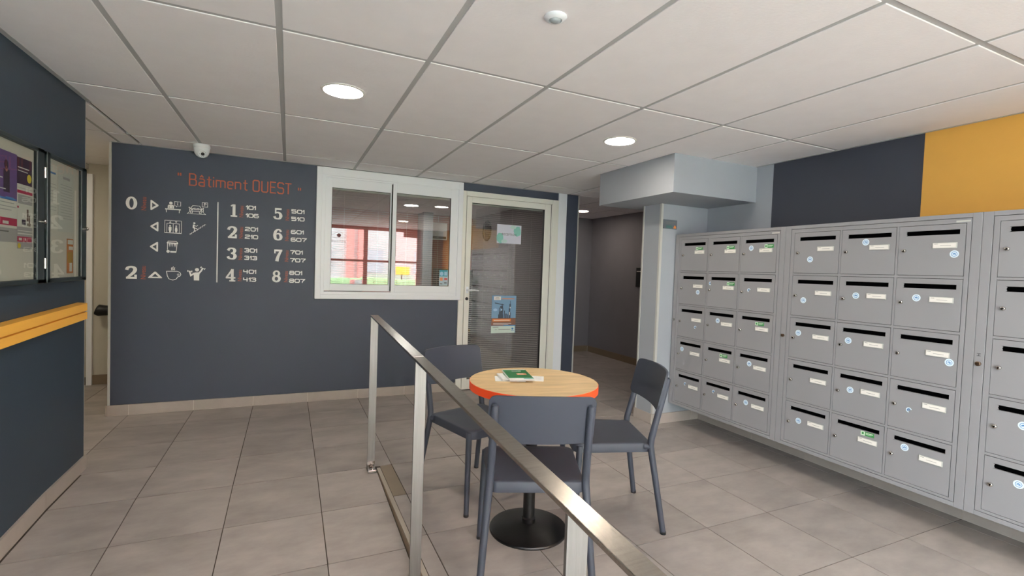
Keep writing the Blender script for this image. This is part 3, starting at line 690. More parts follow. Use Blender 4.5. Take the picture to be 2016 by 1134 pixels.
# divider
b = MB(); b.prism([(-.5745, 1.112), (-.5655, 1.112), (-.5655, 1.812), (-.5745, 1.812)], VWHITE, Y0, Y1, T3); b.obj('divider_line', SIGN)
# arrows (rounded outline triangles)
def arrow(pts):
    b = MB(); cx = sum(p[0] for p in pts)/3; cz = sum(p[1] for p in pts)/3
    outer = []; inner = []
    for i, p in enumerate(pts):
        a, c = Vector(pts[i-1]), Vector(pts[(i+1) % 3]); v = Vector(p); r = .010
        d0, d1 = (a-v).normalized(), (c-v).normalized()
        for t_ in range(5):
            f = t_/4; q = v+d0*r*(1-f)**1.5+d1*r*f**1.5; outer.append(tuple(q))
        ctr = Vector((cx, cz)); qi = ctr+(v-ctr)*.42
        for t_ in range(5): inner.append(tuple(qi))
    b.quadstrip(outer, inner, VWHITE, Y0, Y1, T3, True); b.obj('arrow', SIGN)
arrow([(-1.051, 1.792), (-1.051, 1.697), (-.990, 1.744)]); arrow([(-.995, 1.613), (-1.056, 1.568), (-.995, 1.523)]); arrow([(-.996, 1.446), (-1.057, 1.400), (-.996, 1.354)]); arrow([(-1.068, 1.138), (-1.014, 1.198), (-.960, 1.138)])
def line(b, pts, w_=.004, m=VWHITE, k=0, closed=False): ribbon(b, pts, w_, m, k=k, closed=closed)
def nl():
    global LAY
    LAY = (LAY+1) % 24; return LAY*.35
def disc(b, x, z, r, rz=None, m=VWHITE, k=0):
    k += nl(); b.prism(arc(x, z, r, rz or r, 0, 345, 23), m, Y0-.0002*k, Y1-.0002*k, T3)
def poly(b, pts, m=VWHITE, k=0):
    k += nl(); b.prism(pts, m, Y0-.0002*k, Y1-.0002*k, T3)
# information desk
b = MB(); disc(b, -.910, 1.772, .012); poly(b, [(-.932, 1.727), (-.888, 1.727), (-.888, 1.748), (-.894, 1.757), (-.926, 1.757), (-.932, 1.748)]); line(b, [(-.921, 1.728), (-.921, 1.745)], .002, NAVY, 14); line(b, [(-.899, 1.728), (-.899, 1.745)], .002, NAVY, 14)
poly(b, [(-.950, 1.716), (-.840, 1.716), (-.840, 1.725), (-.950, 1.725)]); line(b, [(-.942, 1.718), (-.940, 1.692)], .005); line(b, [(-.849, 1.718), (-.851, 1.692)], .005)
line(b, [(-.884, 1.787), (-.884, 1.752), (-.874, 1.752), (-.870, 1.744), (-.866, 1.752), (-.841, 1.752), (-.841, 1.787)], .003, closed=True); disc(b, -.862, 1.780, .0028); line(b, [(-.862, 1.774), (-.862, 1.759)], .005)
b.obj('information_pictogram', SIGN)
# car park
b = MB(); line(b, [(-.773, 1.735), (-.755, 1.765), (-.705, 1.765), (-.688, 1.735)], .004); line(b, [(-.776, 1.738), (-.776, 1.718), (-.678, 1.718), (-.678, 1.738)], .0045, closed=True)
disc(b, -.760, 1.729, .006); disc(b, -.694, 1.729, .006); line(b, [(-.748, 1.730), (-.706, 1.730)], .003); disc(b, -.779, 1.747, .006, .004); disc(b, -.679, 1.747, .006, .004)
for x in (-.764, -.700): line(b, [(x-.007, 1.718), (x-.007, 1.702), (x+.007, 1.702), (x+.007, 1.718)], .0035)
line(b, [(-.775, 1.713), (-.794, 1.695), (-.660, 1.695), (-.680, 1.713)], .0035); line(b, [(-.75, 1.742), (-.735, 1.747)], .0025); line(b, [(-.722, 1.742), (-.707, 1.747)], .0025)
line(b, [(-.686, 1.797), (-.686, 1.760), (-.646, 1.760), (-.646, 1.797)], .0035, closed=True); line(b, [(-.672, 1.766), (-.672, 1.790), (-.659, 1.790), (-.657, 1.785), (-.659, 1.779), (-.672, 1.779)], .0035)
b.obj('parking_pictogram', SIGN)
# lift
b = MB(); line(b, [(-.951, 1.521), (-.951, 1.626), (-.834, 1.626), (-.834, 1.521)], .0035, closed=True); line(b, [(-.936, 1.523), (-.936, 1.601), (-.849, 1.601), (-.849, 1.523)], .0035); line(b, [(-.892, 1.523), (-.892, 1.601)], .0035); line(b, [(-.951, 1.523), (-.834, 1.523)], .0035)
poly(b, [(-.921, 1.608), (-.905, 1.608), (-.913, 1.620)]); poly(b, [(-.872, 1.608), (-.880, 1.620), (-.864, 1.620)])
for x, wtop in ((-.914, .010), (-.871, .006)): disc(b, x, 1.581, .006); poly(b, [(x-wtop, 1.572), (x+wtop, 1.572), (x+.010, 1.548), (x+.005, 1.528), (x-.005, 1.528), (x-.010, 1.548)])
b.obj('lift_pictogram', SIGN)
# stairs
b = MB(); pts = []
x, z = -.772, 1.514
for k in range(9): pts += [(x, z), (x, z+.0105)]; x += .0128; z += .0105
pts.append((x, z)); line(b, pts, .0035); line(b, [(-.745, 1.545)] + [], .003) if False else None
disc(b, -.742, 1.616, .008); line(b, [(-.745, 1.604), (-.748, 1.580), (-.738, 1.572)], .012); line(b, [(-.740, 1.596), (-.728, 1.590), (-.716, 1.599)], .004); line(b, [(-.741, 1.575), (-.741, 1.545)], .006); line(b, [(-.738, 1.573), (-.725, 1.572), (-.718, 1.560)], .006)
b.obj('stairs_pictogram', SIGN)
# bin
b = MB(); line(b, [(-.931, 1.440), (-.926, 1.452), (-.870, 1.452), (-.857, 1.438)], .005); poly(b, [(-.936, 1.434), (-.856, 1.430), (-.856, 1.440), (-.936, 1.442)]); line(b, [(-.931, 1.436), (-.931, 1.380)], .0045); line(b, [(-.864, 1.432), (-.870, 1.360)], .0045)
for x in (-.918, -.906, -.894, -.882, -.874): poly(b, [(x-.0035, 1.432), (x+.0035, 1.432), (x, 1.402)])
disc(b, -.926, 1.366, .012); poly(b, [(-.911, 1.357), (-.869, 1.357), (-.867, 1.371), (-.911, 1.371)]); b.obj('bin_pictogram', SIGN)
# cup
b = MB(); line(b, [(-.935, 1.198), (-.930, 1.160), (-.918, 1.135), (-.890, 1.125), (-.866, 1.135), (-.857, 1.152), (-.842, 1.158), (-.834, 1.172), (-.838, 1.186), (-.850, 1.196), (-.862, 1.200)], .0048, closed=True)
disc(b, -.853, 1.172, .008); disc(b, -.853, 1.172, .0045, m=NAVY, k=14)
for x in (-.900, -.890, -.880): line(b, smooth2 := [(x-.003, 1.208), (x+.002, 1.216), (x-.002, 1.224), (x+.003, 1.232+(.008 if x == -.89 else 0))], .0045)
b.obj('cup_pictogram', SIGN)
# gym
b = MB(); disc(b, -.718, 1.218, .015); poly(b, [(-.740, 1.126), (-.701, 1.126), (-.701, 1.168), (-.698, 1.192), (-.708, 1.196), (-.734, 1.194), (-.742, 1.186)])
line(b, [(-.736, 1.188), (-.762, 1.168), (-.772, 1.204)], .013); line(b, [(-.704, 1.188), (-.690, 1.206), (-.676, 1.232)], .013)
line(b, [(-.786, 1.207), (-.752, 1.201)], .005); line(b, [(-.785, 1.198), (-.785, 1.214)], .006); line(b, [(-.755, 1.194), (-.755, 1.210)], .006)
line(b, [(-.690, 1.240), (-.661, 1.226)], .005); line(b, [(-.694, 1.233), (-.686, 1.247)], .006); line(b, [(-.666, 1.219), (-.657, 1.233)], .006); b.obj('gym_pictogram', SIGN)
# title
def glyph(b, strokes, x, z, s, w_=2.0):
    for q in strokes: ribbon(b, q, w_, VRUST, (x, z), (s, s))
    return b
GL = {'B': [[(1, 0), (1, 20), (7.5, 20), (9.5, 18), (9.5, 12.5), (8, 10.5), (1, 10.5)], [(8, 10.5), (10.5, 8.5), (10.5, 2), (8.5, 0), (0, 0)]],
      'a': [[(1.5, 12.5), (7, 12.5), (8.5, 11), (8.5, 0), (3, 0), (1, 1.6), (1, 5), (3, 6.6), (8.5, 6.6)], [(2.5, 15.5), (4.8, 18.5), (7.1, 15.5)]],
      't': [[(4, 18), (4, 1.5), (5.5, 0), (7.5, 0)], [(1, 12.5), (7.5, 12.5)]], 'i': [[(2, 12.5), (2, 0)], [(2, 15.6), (2, 18)]],
      'm': [[(1, 0), (1, 12.5), (12.5, 12.5), (14, 11), (14, 0)], [(7.5, 12.5), (7.5, 0)]], 'e': [[(1.2, 6.5), (8.6, 6.5), (8.6, 10.8), (7, 12.5), (2.8, 12.5), (1.2, 10.8), (1.2, 1.8), (2.8, 0), (8, 0)]],
      'n': [[(1, 0), (1, 12.5), (7.5, 12.5), (9, 11), (9, 0)]], 'O': [[(1, 2), (2.6, 0), (7.6, 0), (9.2, 2), (9.2, 18), (7.6, 20), (2.6, 20), (1, 18), (1, 2)]],
      'U': [[(1, 20), (1, 2), (2.6, 0), (7.6, 0), (9.2, 2), (9.2, 20)]], 'E': [[(8.6, 20), (1, 20), (1, 0), (8.6, 0)], [(1, 10.5), (7.6, 10.5)]],
      'S': [[(9, 17), (9, 18), (7.6, 20), (2.6, 20), (1, 18), (1, 12.2), (2.6, 10.5), (7.4, 10.5), (9, 8.8), (9, 2), (7.4, 0), (2.6, 0), (1, 2), (1, 3)]], 'T': [[(0, 20), (9, 20)], [(4.5, 20), (4.5, 0)]],
      '"': [[(1, 20), (1, 15)], [(4, 20), (4, 15)]]}
ADV = {'B': 13.5, 'a': 11.5, 't': 8.5, 'i': 5, 'm': 17, 'e': 11.5, 'n': 12, 'O': 12, 'U': 12, 'E': 10.5, 'S': 11.5, 'T': 10, '"': 6}
def word(txt, x, z, total):
    adv = sum(ADV[c] for c in txt)-2; s = total/adv; b = MB()
    for c in txt:
        for q in GL[c]: ribbon(b, q, 1.9, VRUST, (x, z), (s, .0048))
        x += ADV[c]*s
    b.obj('title_word', SIGN)
word('"', -.866, 1.936, .022); word('Batiment', -.785, 1.937, .433); word('OUEST', -.308, 1.934, .310); word('"', .062, 1.905, .022)

# ------------------------------------------------------------------ left wall: notice boards, guard rail
BF = mat('board_frame_green_black', (28, 40, 42), .35); BB = mat('board_back', (230, 222, 214), .7)
def board(y0, y1, lab, lock_y):
    t = thing('notice_board', lab, 'notice board', (XL, (y0+y1)/2, 1.165)); hw = (y1-y0)/2; Hh = .628; f = .05
    b = MB(); b.box(0, .05, -hw, hw, 0, Hh, BF, bev=.006); bm_ = b.obj('case', t)
    b = MB(); b.box(.05, .0515, -hw+.02, hw-.04, .02, Hh-.02, BB); b.obj('backing', t)
    b = MB()
    fb = .022
    b.box(.047, .066, -hw, -hw+fb+.01, 0, Hh, BF, bev=.004); b.box(.047, .066, hw-f-.02, hw, 0, Hh, BF, bev=.004)
    b.box(.047, .066, -hw, hw, 0, fb, BF, bev=.004); b.box(.047, .066, -hw, hw, Hh-fb, Hh, BF, bev=.004)
    d = b.obj('door', t)
    simple('pane', GLASSB, (.060, .0625, -hw+.03, hw-.06, .02, Hh-.02), parent=d)
    b = MB(); b.lathe([(.009, 0), (.009, .012), (.006, .015)], CHROME, n=16, mtx=Matrix.Translation((.066, hw-.025, .29)) @ Matrix.Rotation(math.pi/2, 4, 'Y')); b.obj('lock', d)
    for z in (.07, .50):
        b = MB(); b.tube([(.058, -hw-.004, z), (.058, -hw-.004, z+.05)], .005, CHROME, n=8); b.obj('hinge', d)
    return t
board(2.10, 3.008, 'left glazed notice board with purple and red posters on the navy wall', 0)
board(3.040, 3.530, 'right glazed notice board with white letters and an orange leaflet', 0)
PX = XL+.0525
def wposter(name, y0, y1, z0, z1, m, lab, cat, items, k=0):
    """poster on left wall; items (u0,u1,v0,v1,mat) with u along +Y"""
    b = MB(); x = PX+.0004*k; y0, y1 = y0*.975, y1*.975; z0, z1 = H+(z0-H)*.975, H+(z1-H)*.975
    b.box(x, x+.0006, y0, y1, z0, z1, m)
    for n_, q in enumerate(items):
        if q[0] == 'd': b.prism(arc(q[1], q[2], q[3], q[4], 0, 340, 17), q[5], x+.0012, x+.0009, lambda u, v, xx: (xx, y0+u*(y1-y0), z0+v*(z1-z0)))
        else:
            u0, u1, v0, v1, mm = q; b.box(x+.0006, x+.0007+.00004*n_, y0+u0*(y1-y0), y0+u1*(y1-y0), z0+v0*(z1-z0), z0+v1*(z1-z0), mm)
    return tag(b.obj(name), lab, cat)
PUR = mat('print_purple', (118, 84, 150), .5); PUD = mat('print_dark_purple', (74, 44, 78), .5); FIG = mat('print_figure', (70, 44, 70), .5); SK = mat('print_skin', (190, 130, 120), .5)
RED = mat('print_crimson', (188, 32, 78), .5); YEL = mat('print_yellow', (232, 206, 60), .5); OR2 = mat('print_orange', (214, 130, 60), .5); GP = mat('print_grey', (182, 178, 180), .6); BLP = mat('print_blue', (76, 130, 200), .5)
wposter('poster', 2.62, 2.856, 1.530, 1.733, PUR, 'purple poster of two people in the left notice board', 'poster',
        [(.0, .98, 0, .04, BLP), (.60, .90, 0, .06, BLP), ('d', .28, .80, .07, .09, FIG), ('d', .62, .72, .07, .10, FIG), (.20, .36, .25, .74, FIG), (.53, .74, .15, .62, FIG), ('d', .29, .70, .04, .06, SK), ('d', .63, .63, .04, .06, SK), (.02, .4, .50, .53, CARD), (.02, .5, .42, .44, CARD), (.02, .6, .20, .22, CARD)])
wposter('poster', 2.62, 2.856, 1.350, 1.528, CARD, 'white poster with a crimson band under the purple poster', 'poster',
        [(.02, .9, .93, .95, GP), (.02, .98, .84, .86, GP), (.02, .8, .76, .78, GP), (.0, 1, .40, .58, RED), (.1, .2, .43, .55, CARD), (.3, .36, .43, .55, CARD), (.5, .7, .43, .5, CARD), (0, 1, .0, .34, GP), (.3, .7, .24, .27, INK)])
wposter('poster', 2.858, 2.992, 1.612, 1.728, PUD, 'small dark purple poster with a yellow dot in the left notice board', 'poster',
        [(.05, .8, .60, .64, CARD), (.05, .7, .48, .51, CARD), ('d', .80, .28, .15, .17, YEL), (.1, .5, .06, .3, FIG), (.3, .36, .7, .9, FIG)])
wposter('poster', 2.858, 2.996, 1.515, 1.611, CARD, 'white slip with a red band under the small dark poster', 'poster', [(.05, .95, .82, .84, GP), (0, 1, .58, .72, RED), (.05, 1, .1, .52, GP)])
wposter('poster', 2.858, 2.996, 1.424, 1.513, CARD, 'photo print of a dancing figure in the left notice board', 'poster',
        [(.62, .74, .3, .9, mat('print_brown', (110, 84, 70), .6)), (.76, .84, .1, .6, MATS['print_brown']), (.3, .55, .1, .35, FIG), (.66, .9, .05, .2, MATS['print_brown']), (0, .1, .9, 1, RED)])
wposter('poster', 2.858, 2.996, 1.324, 1.422, GP, 'grey and white print with a red stripe at the bottom of the left notice board', 'poster',
        [(.03, 1, .8, .84, CARD), (.03, 1, .66, .72, CARD), (.0, .95, .32, .56, RED), (.1, .3, .38, .5, CARD), (.5, .56, .38, .5, CARD), ('d', .12, .14, .1, .12, YEL)])
wposter('letter', 3.06, 3.26, 1.430, 1.755, CARD, 'white letter with a blue heading in the right notice board', 'letter',
        [(.45, .92, .86, .89, BLP)]+[(.1, .95, .30+.05*k, .306+.05*k, GP) for k in range(9)])
wposter('letter', 3.275, 3.470, 1.425, 1.748, mat('paper_grey_white', (222, 220, 216), .6), 'white letter of plain text beside the blue headed letter', 'letter',
        [(.3, .75, .86, .90, GP)]+[(.15, .9, .22+.045*k, .226+.045*k, GP) for k in range(13)])
wposter('leaflet', 3.385, 3.470, 1.205, 1.392, OR2, 'orange leaflet in the lower right of the right notice board', 'leaflet',
        [(.12, .95, .84, .97, CARD), (.3, .95, .68, .78, CARD), (.1, .9, .3, .62, mat('print_ochre', (196, 150, 60), .6)), (.4, .8, .05, .3, CARD)])
t = thing('wall_guard', 'yellow two board bumper rail on the navy left wall', 'guard rail', (XL, 0, 0))
for n_, (a, c) in enumerate(((0, .047), (.0485, .098))):
    b = MB(); s_ = .03; y0, y1 = 1.2, 3.60
    def zz(y, o): return .905+o+(y-2.645)*s_
    V = []
    for x, dz in ((0.006, 0), (.052, 0.003)):
        for (yy, oo) in ((y0, a), (y1, a), (y1, c), (y0, c)): V.append((x, yy-(.006 if x > .01 and yy > 3 else 0), zz(yy, oo)+(dz if oo == a else -dz)))
    b.add(V, [(3, 2, 1, 0), (4, 5, 6, 7), (0, 1, 5, 4), (1, 2, 6, 5), (2, 3, 7, 6), (3, 0, 4, 7)], mat('guard_yellow', (236, 176, 72), .5, noise=(5, .05, (1, .4, 6))))
    b.obj('board', t)
# door handle in passage + intercom
t = thing('door_knob', 'black knob on the pale passage door at the left', 'door handle', (-1.70, 6.2, .765))
b = MB(); b.tube([(0, 0, 0), (0, -.06, 0)], .014, CHROME); b.obj('spindle', t)
b = MB(); b.tube([(-.035, -.09, .005), (-.02, -.09, 0), (.05, -.085, -.002), (.11, -.08, -.004)], [.05, .058, .05, .042], BLACK, n=16); b.obj('grip', t)
b = MB(); b.box(4.572, 4.60, 5.44, 5.64, 1.14, 1.42, BLACK, bev=.004); b.box(4.568, 4.572, 5.46, 5.62, 1.36, 1.37, CARD); tag(b.obj('intercom_panel'), 'black intercom panel on the dark corridor wall', 'intercom')
# plate on pillar
b = MB(); PG = mat('plate_grey', (92, 98, 104), .5); b.box(2.954, 3.108, 3.305, 3.31, 1.723, 1.803, PG, bev=.001)
b.box(2.975, 3.09, 3.3042, 3.305, 1.779, 1.785, INK); b.box(2.975, 3.07, 3.3042, 3.305, 1.766, 1.770, INK); b.box(2.985, 3.05, 3.3042, 3.305, 1.730, 1.752, mat('plate_teal', (66, 104, 102), .5)); b.prism([(3.066, 1.730), (3.100, 1.730), (3.092, 1.752), (3.078, 1.756)], OR2, 3.3042, 3.305)
tag(b.obj('wall_plate'), 'small grey plate with an orange mark on the pillar', 'sign')

# ------------------------------------------------------------------ mailboxes
UW, DW, DP, DH, RPITCH = 1.0433, .2935, .3090, .2665, .2842
MZ0, MZ1 = .183, 1.677
DTOP = 1.6265-MZ0
def door_mesh():
    b = MB(); sx0, sx1, sz0, sz1 = .031, .270, -.053, -.028; w_, h = DW, DH
    def bx(x0, x1, z0, z1): b.box(x0, x1, 0, .004, z0, z1, BOXG)
    # plate with slot: one mesh from a grid of quads
    xs = [0, sx0, sx1, w_]; zs = [-h, sz0, sz1, 0]
    for i in range(3):
        for j in range(3):
            if i == 1 and j == 1: continue
            b.add([(xs[i], 0, zs[j]), (xs[i+1], 0, zs[j]), (xs[i+1], 0, zs[j+1]), (xs[i], 0, zs[j+1])], [(0, 1, 2, 3)], BOXG)
    bmesh.ops.remove_doubles(b.bm, verts=b.bm.verts[:], dist=1e-5)
    for (a, c) in (((0, -h), (w_, -h)), ((w_, -h), (w_, 0)), ((w_, 0), (0, 0)), ((0, 0), (0, -h))):
        b.add([(a[0], 0, a[1]), (c[0], 0, c[1]), (c[0], .016, c[1]), (a[0], .016, a[1])], [(0, 1, 2, 3)], BOXE)
    for (a, c) in (((sx0, sz0), (sx1, sz0)), ((sx1, sz0), (sx1, sz1)), ((sx1, sz1), (sx0, sz1)), ((sx0, sz1), (sx0, sz0))):
        b.add([(a[0], 0, a[1]), (c[0], 0, c[1]), (c[0], .012, c[1]), (a[0], .012, a[1])], [(0, 1, 2, 3)], BOXE)
    b.add([(sx0, .0118, sz0), (sx1, .0118, sz0), (sx1, .0118, sz1), (sx0, .0118, sz1)], [(0, 1, 2, 3)], DARK)  # shade inside the slot painted on a shallow backing
    b.prism([(sx0, sz0), (sx0+.007, sz0+.004), (sx0+.004, (sz0+sz1)/2), (sx0+.007, sz1-.003), (sx0, sz1)], BOXG, -.0005, .002)
    return b.mesh('door', fix=False)
DM = door_mesh()
b = MB(); b.box(0, .105, -.0045, 0, -.030, 0, ALU, bev=.001); b.box(.004, .101, -.0052, -.0044, -.027, -.003, CARD); b.box(.008, .024, -.0055, -.0052, -.0085, -.006, mat('pale_ink', (150, 148, 146), .7)); b.box(.034, .080, -.0055, -.0052, -.0165, -.0145, MATS['pale_ink']); PMESH = b.mesh('name_plate')
b = MB(); b.lathe([(.0095, 0), (.0095, .010), (.007, .0125), (.0012, .0125)], CHROME, n=16, mtx=Matrix.Rotation(math.pi/2, 4, 'X')); b.box(-.002, .002, -.0131, -.012, -.005, .005, DARK); LM = b.mesh('lock', sharp=50)
def sticker_mesh(partial=False):
    b = MB(); n = 24; R = .0195
    def tt(x, z, y): return (x, y, z)
    a1 = 260 if partial else 345; nn = 16 if partial else 23
    o1 = arc(0, 0, R, R, 30, 30+a1, nn); i1 = arc(0, 0, R*.62, R*.62, 30, 30+a1, nn)
    b.quadstrip(o1, i1, BLUEW, -.0008, 0, tt, not partial)
    if not partial: b.prism(arc(0, 0, R*.63, R*.63, 0, 345, 23), mat('sticker_mid_blue', (150, 190, 226), .4), -.0005, 0, tt)
    if not partial:
        i2 = arc(0, 0, R*.56, R*.56, 0, 345, 23); b.prism(arc(0, 0, R*.64, R*.64, 0, 345, 23), BLUEW, -.0006, 0, tt); b.quadstrip(arc(0, 0, R*.66, R*.66, 0, 345, 23), i2, BLUE, -.001, 0, tt, True)
    else: b.quadstrip(arc(0, 0, R*.66, R*.66, 60, 240, 12), arc(0, 0, R*.5, R*.5, 60, 240, 12), BLUE, -.001, 0, tt)
    b.prism([(-.006, -.004), (.006, -.004), (.007, .0015), (0, .006), (-.007, .0015)], BLUE, -.0011, -.0005, tt)
    b.prism([(-.004, -.002), (.004, -.002), (.004, 0), (-.004, 0)], BLUEW, -.0013, -.0011, tt)
    return b.mesh('sticker')
SM, SMP = sticker_mesh(), sticker_mesh(True)
b = MB(); b.box(-.036, .036, -.0008, 0, -.012, .012, GREEN); b.box(-.036, -.013, -.0012, -.0008, -.012, .012, mat('sticker_pale_green', (206, 232, 206), .5)); b.box(-.030, -.019, -.0015, -.0012, -.006, .007, GREEN)
b.box(-.008, .030, -.0012, -.0008, .003, .006, CARD); b.box(-.008, .022, -.0012, -.0008, -.003, -.0005, MATS['sticker_pale_green']); GMm = b.mesh('sticker')
BLUEPOS = [(2.526, 1.536, 0), (3.02, 1.183, 0), (2.893, 1.262, 1), (2.528, 1.225, 1), (3.028, .887, 1), (2.8, .969, 0), (3.167, .684, 0), (2.492, .683, 0), (3.112, .392, 1), (2.806, .399, 1), (2.504, .391, 0), (2.076, 1.45, 0), (2.106, 1.18, 0), (2.128, .96, 0), (2.093, .376, 0), (1.743, 1.549, 0), (1.781, 1.23, 0), (1.809, .954, 0), (1.781, .658, 0), (1.318, 1.472, 0), (1.471, 1.237, 0), (1.309, .913, 0), (1.472, .621, 1), (1.481, .41, 0), (1.018, .672, 0), (1.02, .396, 0)]
GREENPOS = [(3.025, 1.552), (2.711, 1.551), (2.379, 1.551), (2.693, 1.269), (2.423, .989), (2.726, .704), (1.671, .425)]
labs = ['wall mounted grey mailbox cabinet of fifteen doors against the pillar, farthest of the three', 'grey mailbox cabinet of fifteen doors in the middle of the three', 'grey mailbox cabinet cut by the right edge of the picture, nearest of the three']
for n_, ytop in enumerate((3.3, 3.3-UW, 3.3-2*UW)):
    t = thing('mailbox_cabinet', labs[n_], 'mailbox', (3.1, ytop, MZ0), -math.pi/2, group='mailbox cabinets on the right wall')
    Hm = MZ1-MZ0; e = .0008
    b = MB(); b.box(e, UW-e, .018, .365, 0, Hm, BOXE)
    for q in ((e, .040, 0, Hm), (UW-.040, UW-e, 0, Hm), (.040, UW-.040, 0, .022), (.040, UW-.040, Hm-.022, Hm)): b.box(q[0], q[1], 0, .02, q[2], q[3], BOXG, bev=.0012)
    b.obj('body', t)
    simple('shade_plate', DARK, (.03, UW-.03, .0165, .0185, .01, Hm-.01), parent=t)  # dark sheet, painted shade behind the door gaps
    b = MB(); fx0, fx1, fz0, fz1 = .0425, UW-.0425, .0245, Hm-.0245
    dx = [.0680+k*DP for k in range(3)]; dz = [DTOP-k*RPITCH for k in range(5)]; gp = .0022
    fy0, fy1 = .0006, .016
    b.box(fx0, dx[0]-gp, fy0, fy1, fz0, fz1, BOXG, bev=.001); b.box(dx[2]+DW+gp, fx1, fy0, fy1, fz0, fz1, BOXG, bev=.001)
    b.box(dx[0]-gp-.001, dx[2]+DW+gp+.001, fy0, fy1, dz[0]+gp, fz1, BOXG, bev=.001); b.box(dx[0]-gp-.001, dx[2]+DW+gp+.001, fy0, fy1, fz0, dz[4]-DH-gp, BOXG, bev=.001)
    for k in range(2): b.box(dx[k]+DW+gp, dx[k+1]-gp, fy0, fy1, dz[4]-DH-gp, dz[0]+gp, BOXG, bev=.001)
    for k in range(4): b.box(dx[0]-gp, dx[2]+DW+gp, fy0+.0002, fy1, dz[k+1]+gp, dz[k]-DH-gp, BOXG, bev=.001)
    b.obj('front_frame', t)
    for i in range(3):
        for j in range(5):
            d = link(DM, 'door', t, (dx[i], 0, dz[j]))
            link(LM, 'lock', d, (.029, 0, -.134)); link(PMESH, 'name_plate', d, (.158, 0, -.0945))
            # absolute door span
            ya = ytop-dx[i]; za = MZ0+dz[j]
            for (yy, zz_, pp) in BLUEPOS:
                if ya-DW < yy < ya and za-DH < zz_ < za: st_ = link(SMP if pp else SM, 'sticker', d, (ya-yy, -.0004, zz_-za), (0, random.uniform(-.5, .5), 0)); st_.scale = (.72, 1, .72) if pp else (1, 1, 1)
            for (yy, zz_) in GREENPOS:
                if ya-DW < yy < ya and za-DH < zz_ < za: link(GMm, 'sticker', d, (ya-yy, -.0005, zz_-za-.004))
    # cabinet lock on its left stile
    b = MB(); b.lathe([(.011, 0), (.011, .009), (.008, .011), (.001, .011)], [mat('lock_brown', (120, 100, 84), .35, metal=1), CHROME][n_ == 0], n=20, mtx=Matrix.Translation((.020, -.0, .746)) @ Matrix.Rotation(math.pi/2, 4, 'X')); b.obj('cabinet_lock', t)
    if n_ == 2:
        b = MB()
        for q in xf(text_polys('H', .022), .020, .790, 1, math.pi/2): b.prism(q, INKD, -.0006, 0)
        b.obj('letter_mark', t)
    b = MB(); b.box(UW-.105, UW-.047, -.0005, .001, Hm-.043, Hm-.034, ALU); b.obj('label_strip', t)

# ------------------------------------------------------------------ handrail
t = thing('handrail', 'brushed steel handrail with flat posts along the ramp edge', 'handrail', (.5, 0, 0))
RXa, RXb = -.024, .024
def ztop(y): return .858+(y-.60)*.0525
b = MB(); ya, yb = -.55, 3.165
V = []
for y in (ya, yb):
    for (x, dz) in ((RXa, -.010), (RXb, -.010), (RXb, -.0012), (RXb-.0012, 0), (RXa+.0012, 0), (RXa, -.0012)): V.append((x, y, ztop(y)+dz))
F = [(5, 4, 3, 2, 1, 0), (6, 7, 8, 9, 10, 11)]+[(i, (i+1) % 6, (i+1) % 6+6, i+6) for i in range(6)]
b.add(V, F, STEELR); b.obj('rail', t)
simple('weld_seam', CHROME, (RXa+.001, RXb-.001, 1.995, 1.999, ztop(1.997)-.002, ztop(1.997)+.0008), parent=t)
for k, py in enumerate((3.155, 1.955, .760)):
    zb = .012 if k == 0 else -.30 if k > 1 else ramp_z(py)-.0
    if k: zb = ramp_z(py)+.002
    b = MB(); b.box(-.0235, .0235, py-.010, py, zb, ztop(py)-.009, STEEL, bev=.0012); p = b.obj('post', t)
    if k == 0:
        b = MB(); b.box(-.026, .030, py-.062, py+.012, .0005, .007, STEEL, bev=.001); b.box(-.026, -.022, py-.05, py, .007, .045, STEEL); b.box(-.0235, .0235, py-.0125, py-.009, .007, .055, CHROME, bev=.001)
        b.box(-.02, .028, py-.066, py-.058, .0005, .016, CHROME, bev=.003); b.obj('foot_bracket', t)
        b = MB(); b.lathe([(.009, .007), (.009, .013), (.006, .016)], CHROME, cx=.004, cy=py-.035, n=12); b.lathe([(.004, .012), (.004, .032)], CHROME, cx=.004, cy=py-.035, n=10); b.obj('bolt', t)

# ------------------------------------------------------------------ table
TXc, TYc = 1.127, 2.144
t = thing('round_table', 'round oak topped cafe table with an orange edge and black pedestal', 'table', (TXc, TYc, 0))
b = MB(); b.lathe([(.3205, .7195), (.3215, .7205), (.3215, .756), (.3205, .757)], ORANGE, n=96); b.obj('edge_band', t)
b = MB(); b.lathe([(.3195, .745), (.3195, .7578)], WOOD, n=96, smooth=False); o = b.obj('tabletop', t); o.rotation_euler.z = -.2
b = MB(); b.lathe([(.196, 0), (.197, .006), (.194, .012), (.15, .022), (.06, .034), (.034, .038), (.034, .05)], BASEB, n=64); b.obj('base', t)
b = MB(); b.lathe([(.0295, .04), (.0295, .715)], BASEB, n=28); b.lathe([(.034, .038), (.036, .06), (.030, .066)], BASEB, n=28); b.obj('column', t)
b = MB(); b.box(-.2, .2, -.02, .02, .700, .719, BASEB, bev=.002); b.box(-.02, .02, -.2, .2, .700, .719, BASEB, bev=.002); b.obj('support_plate', t)
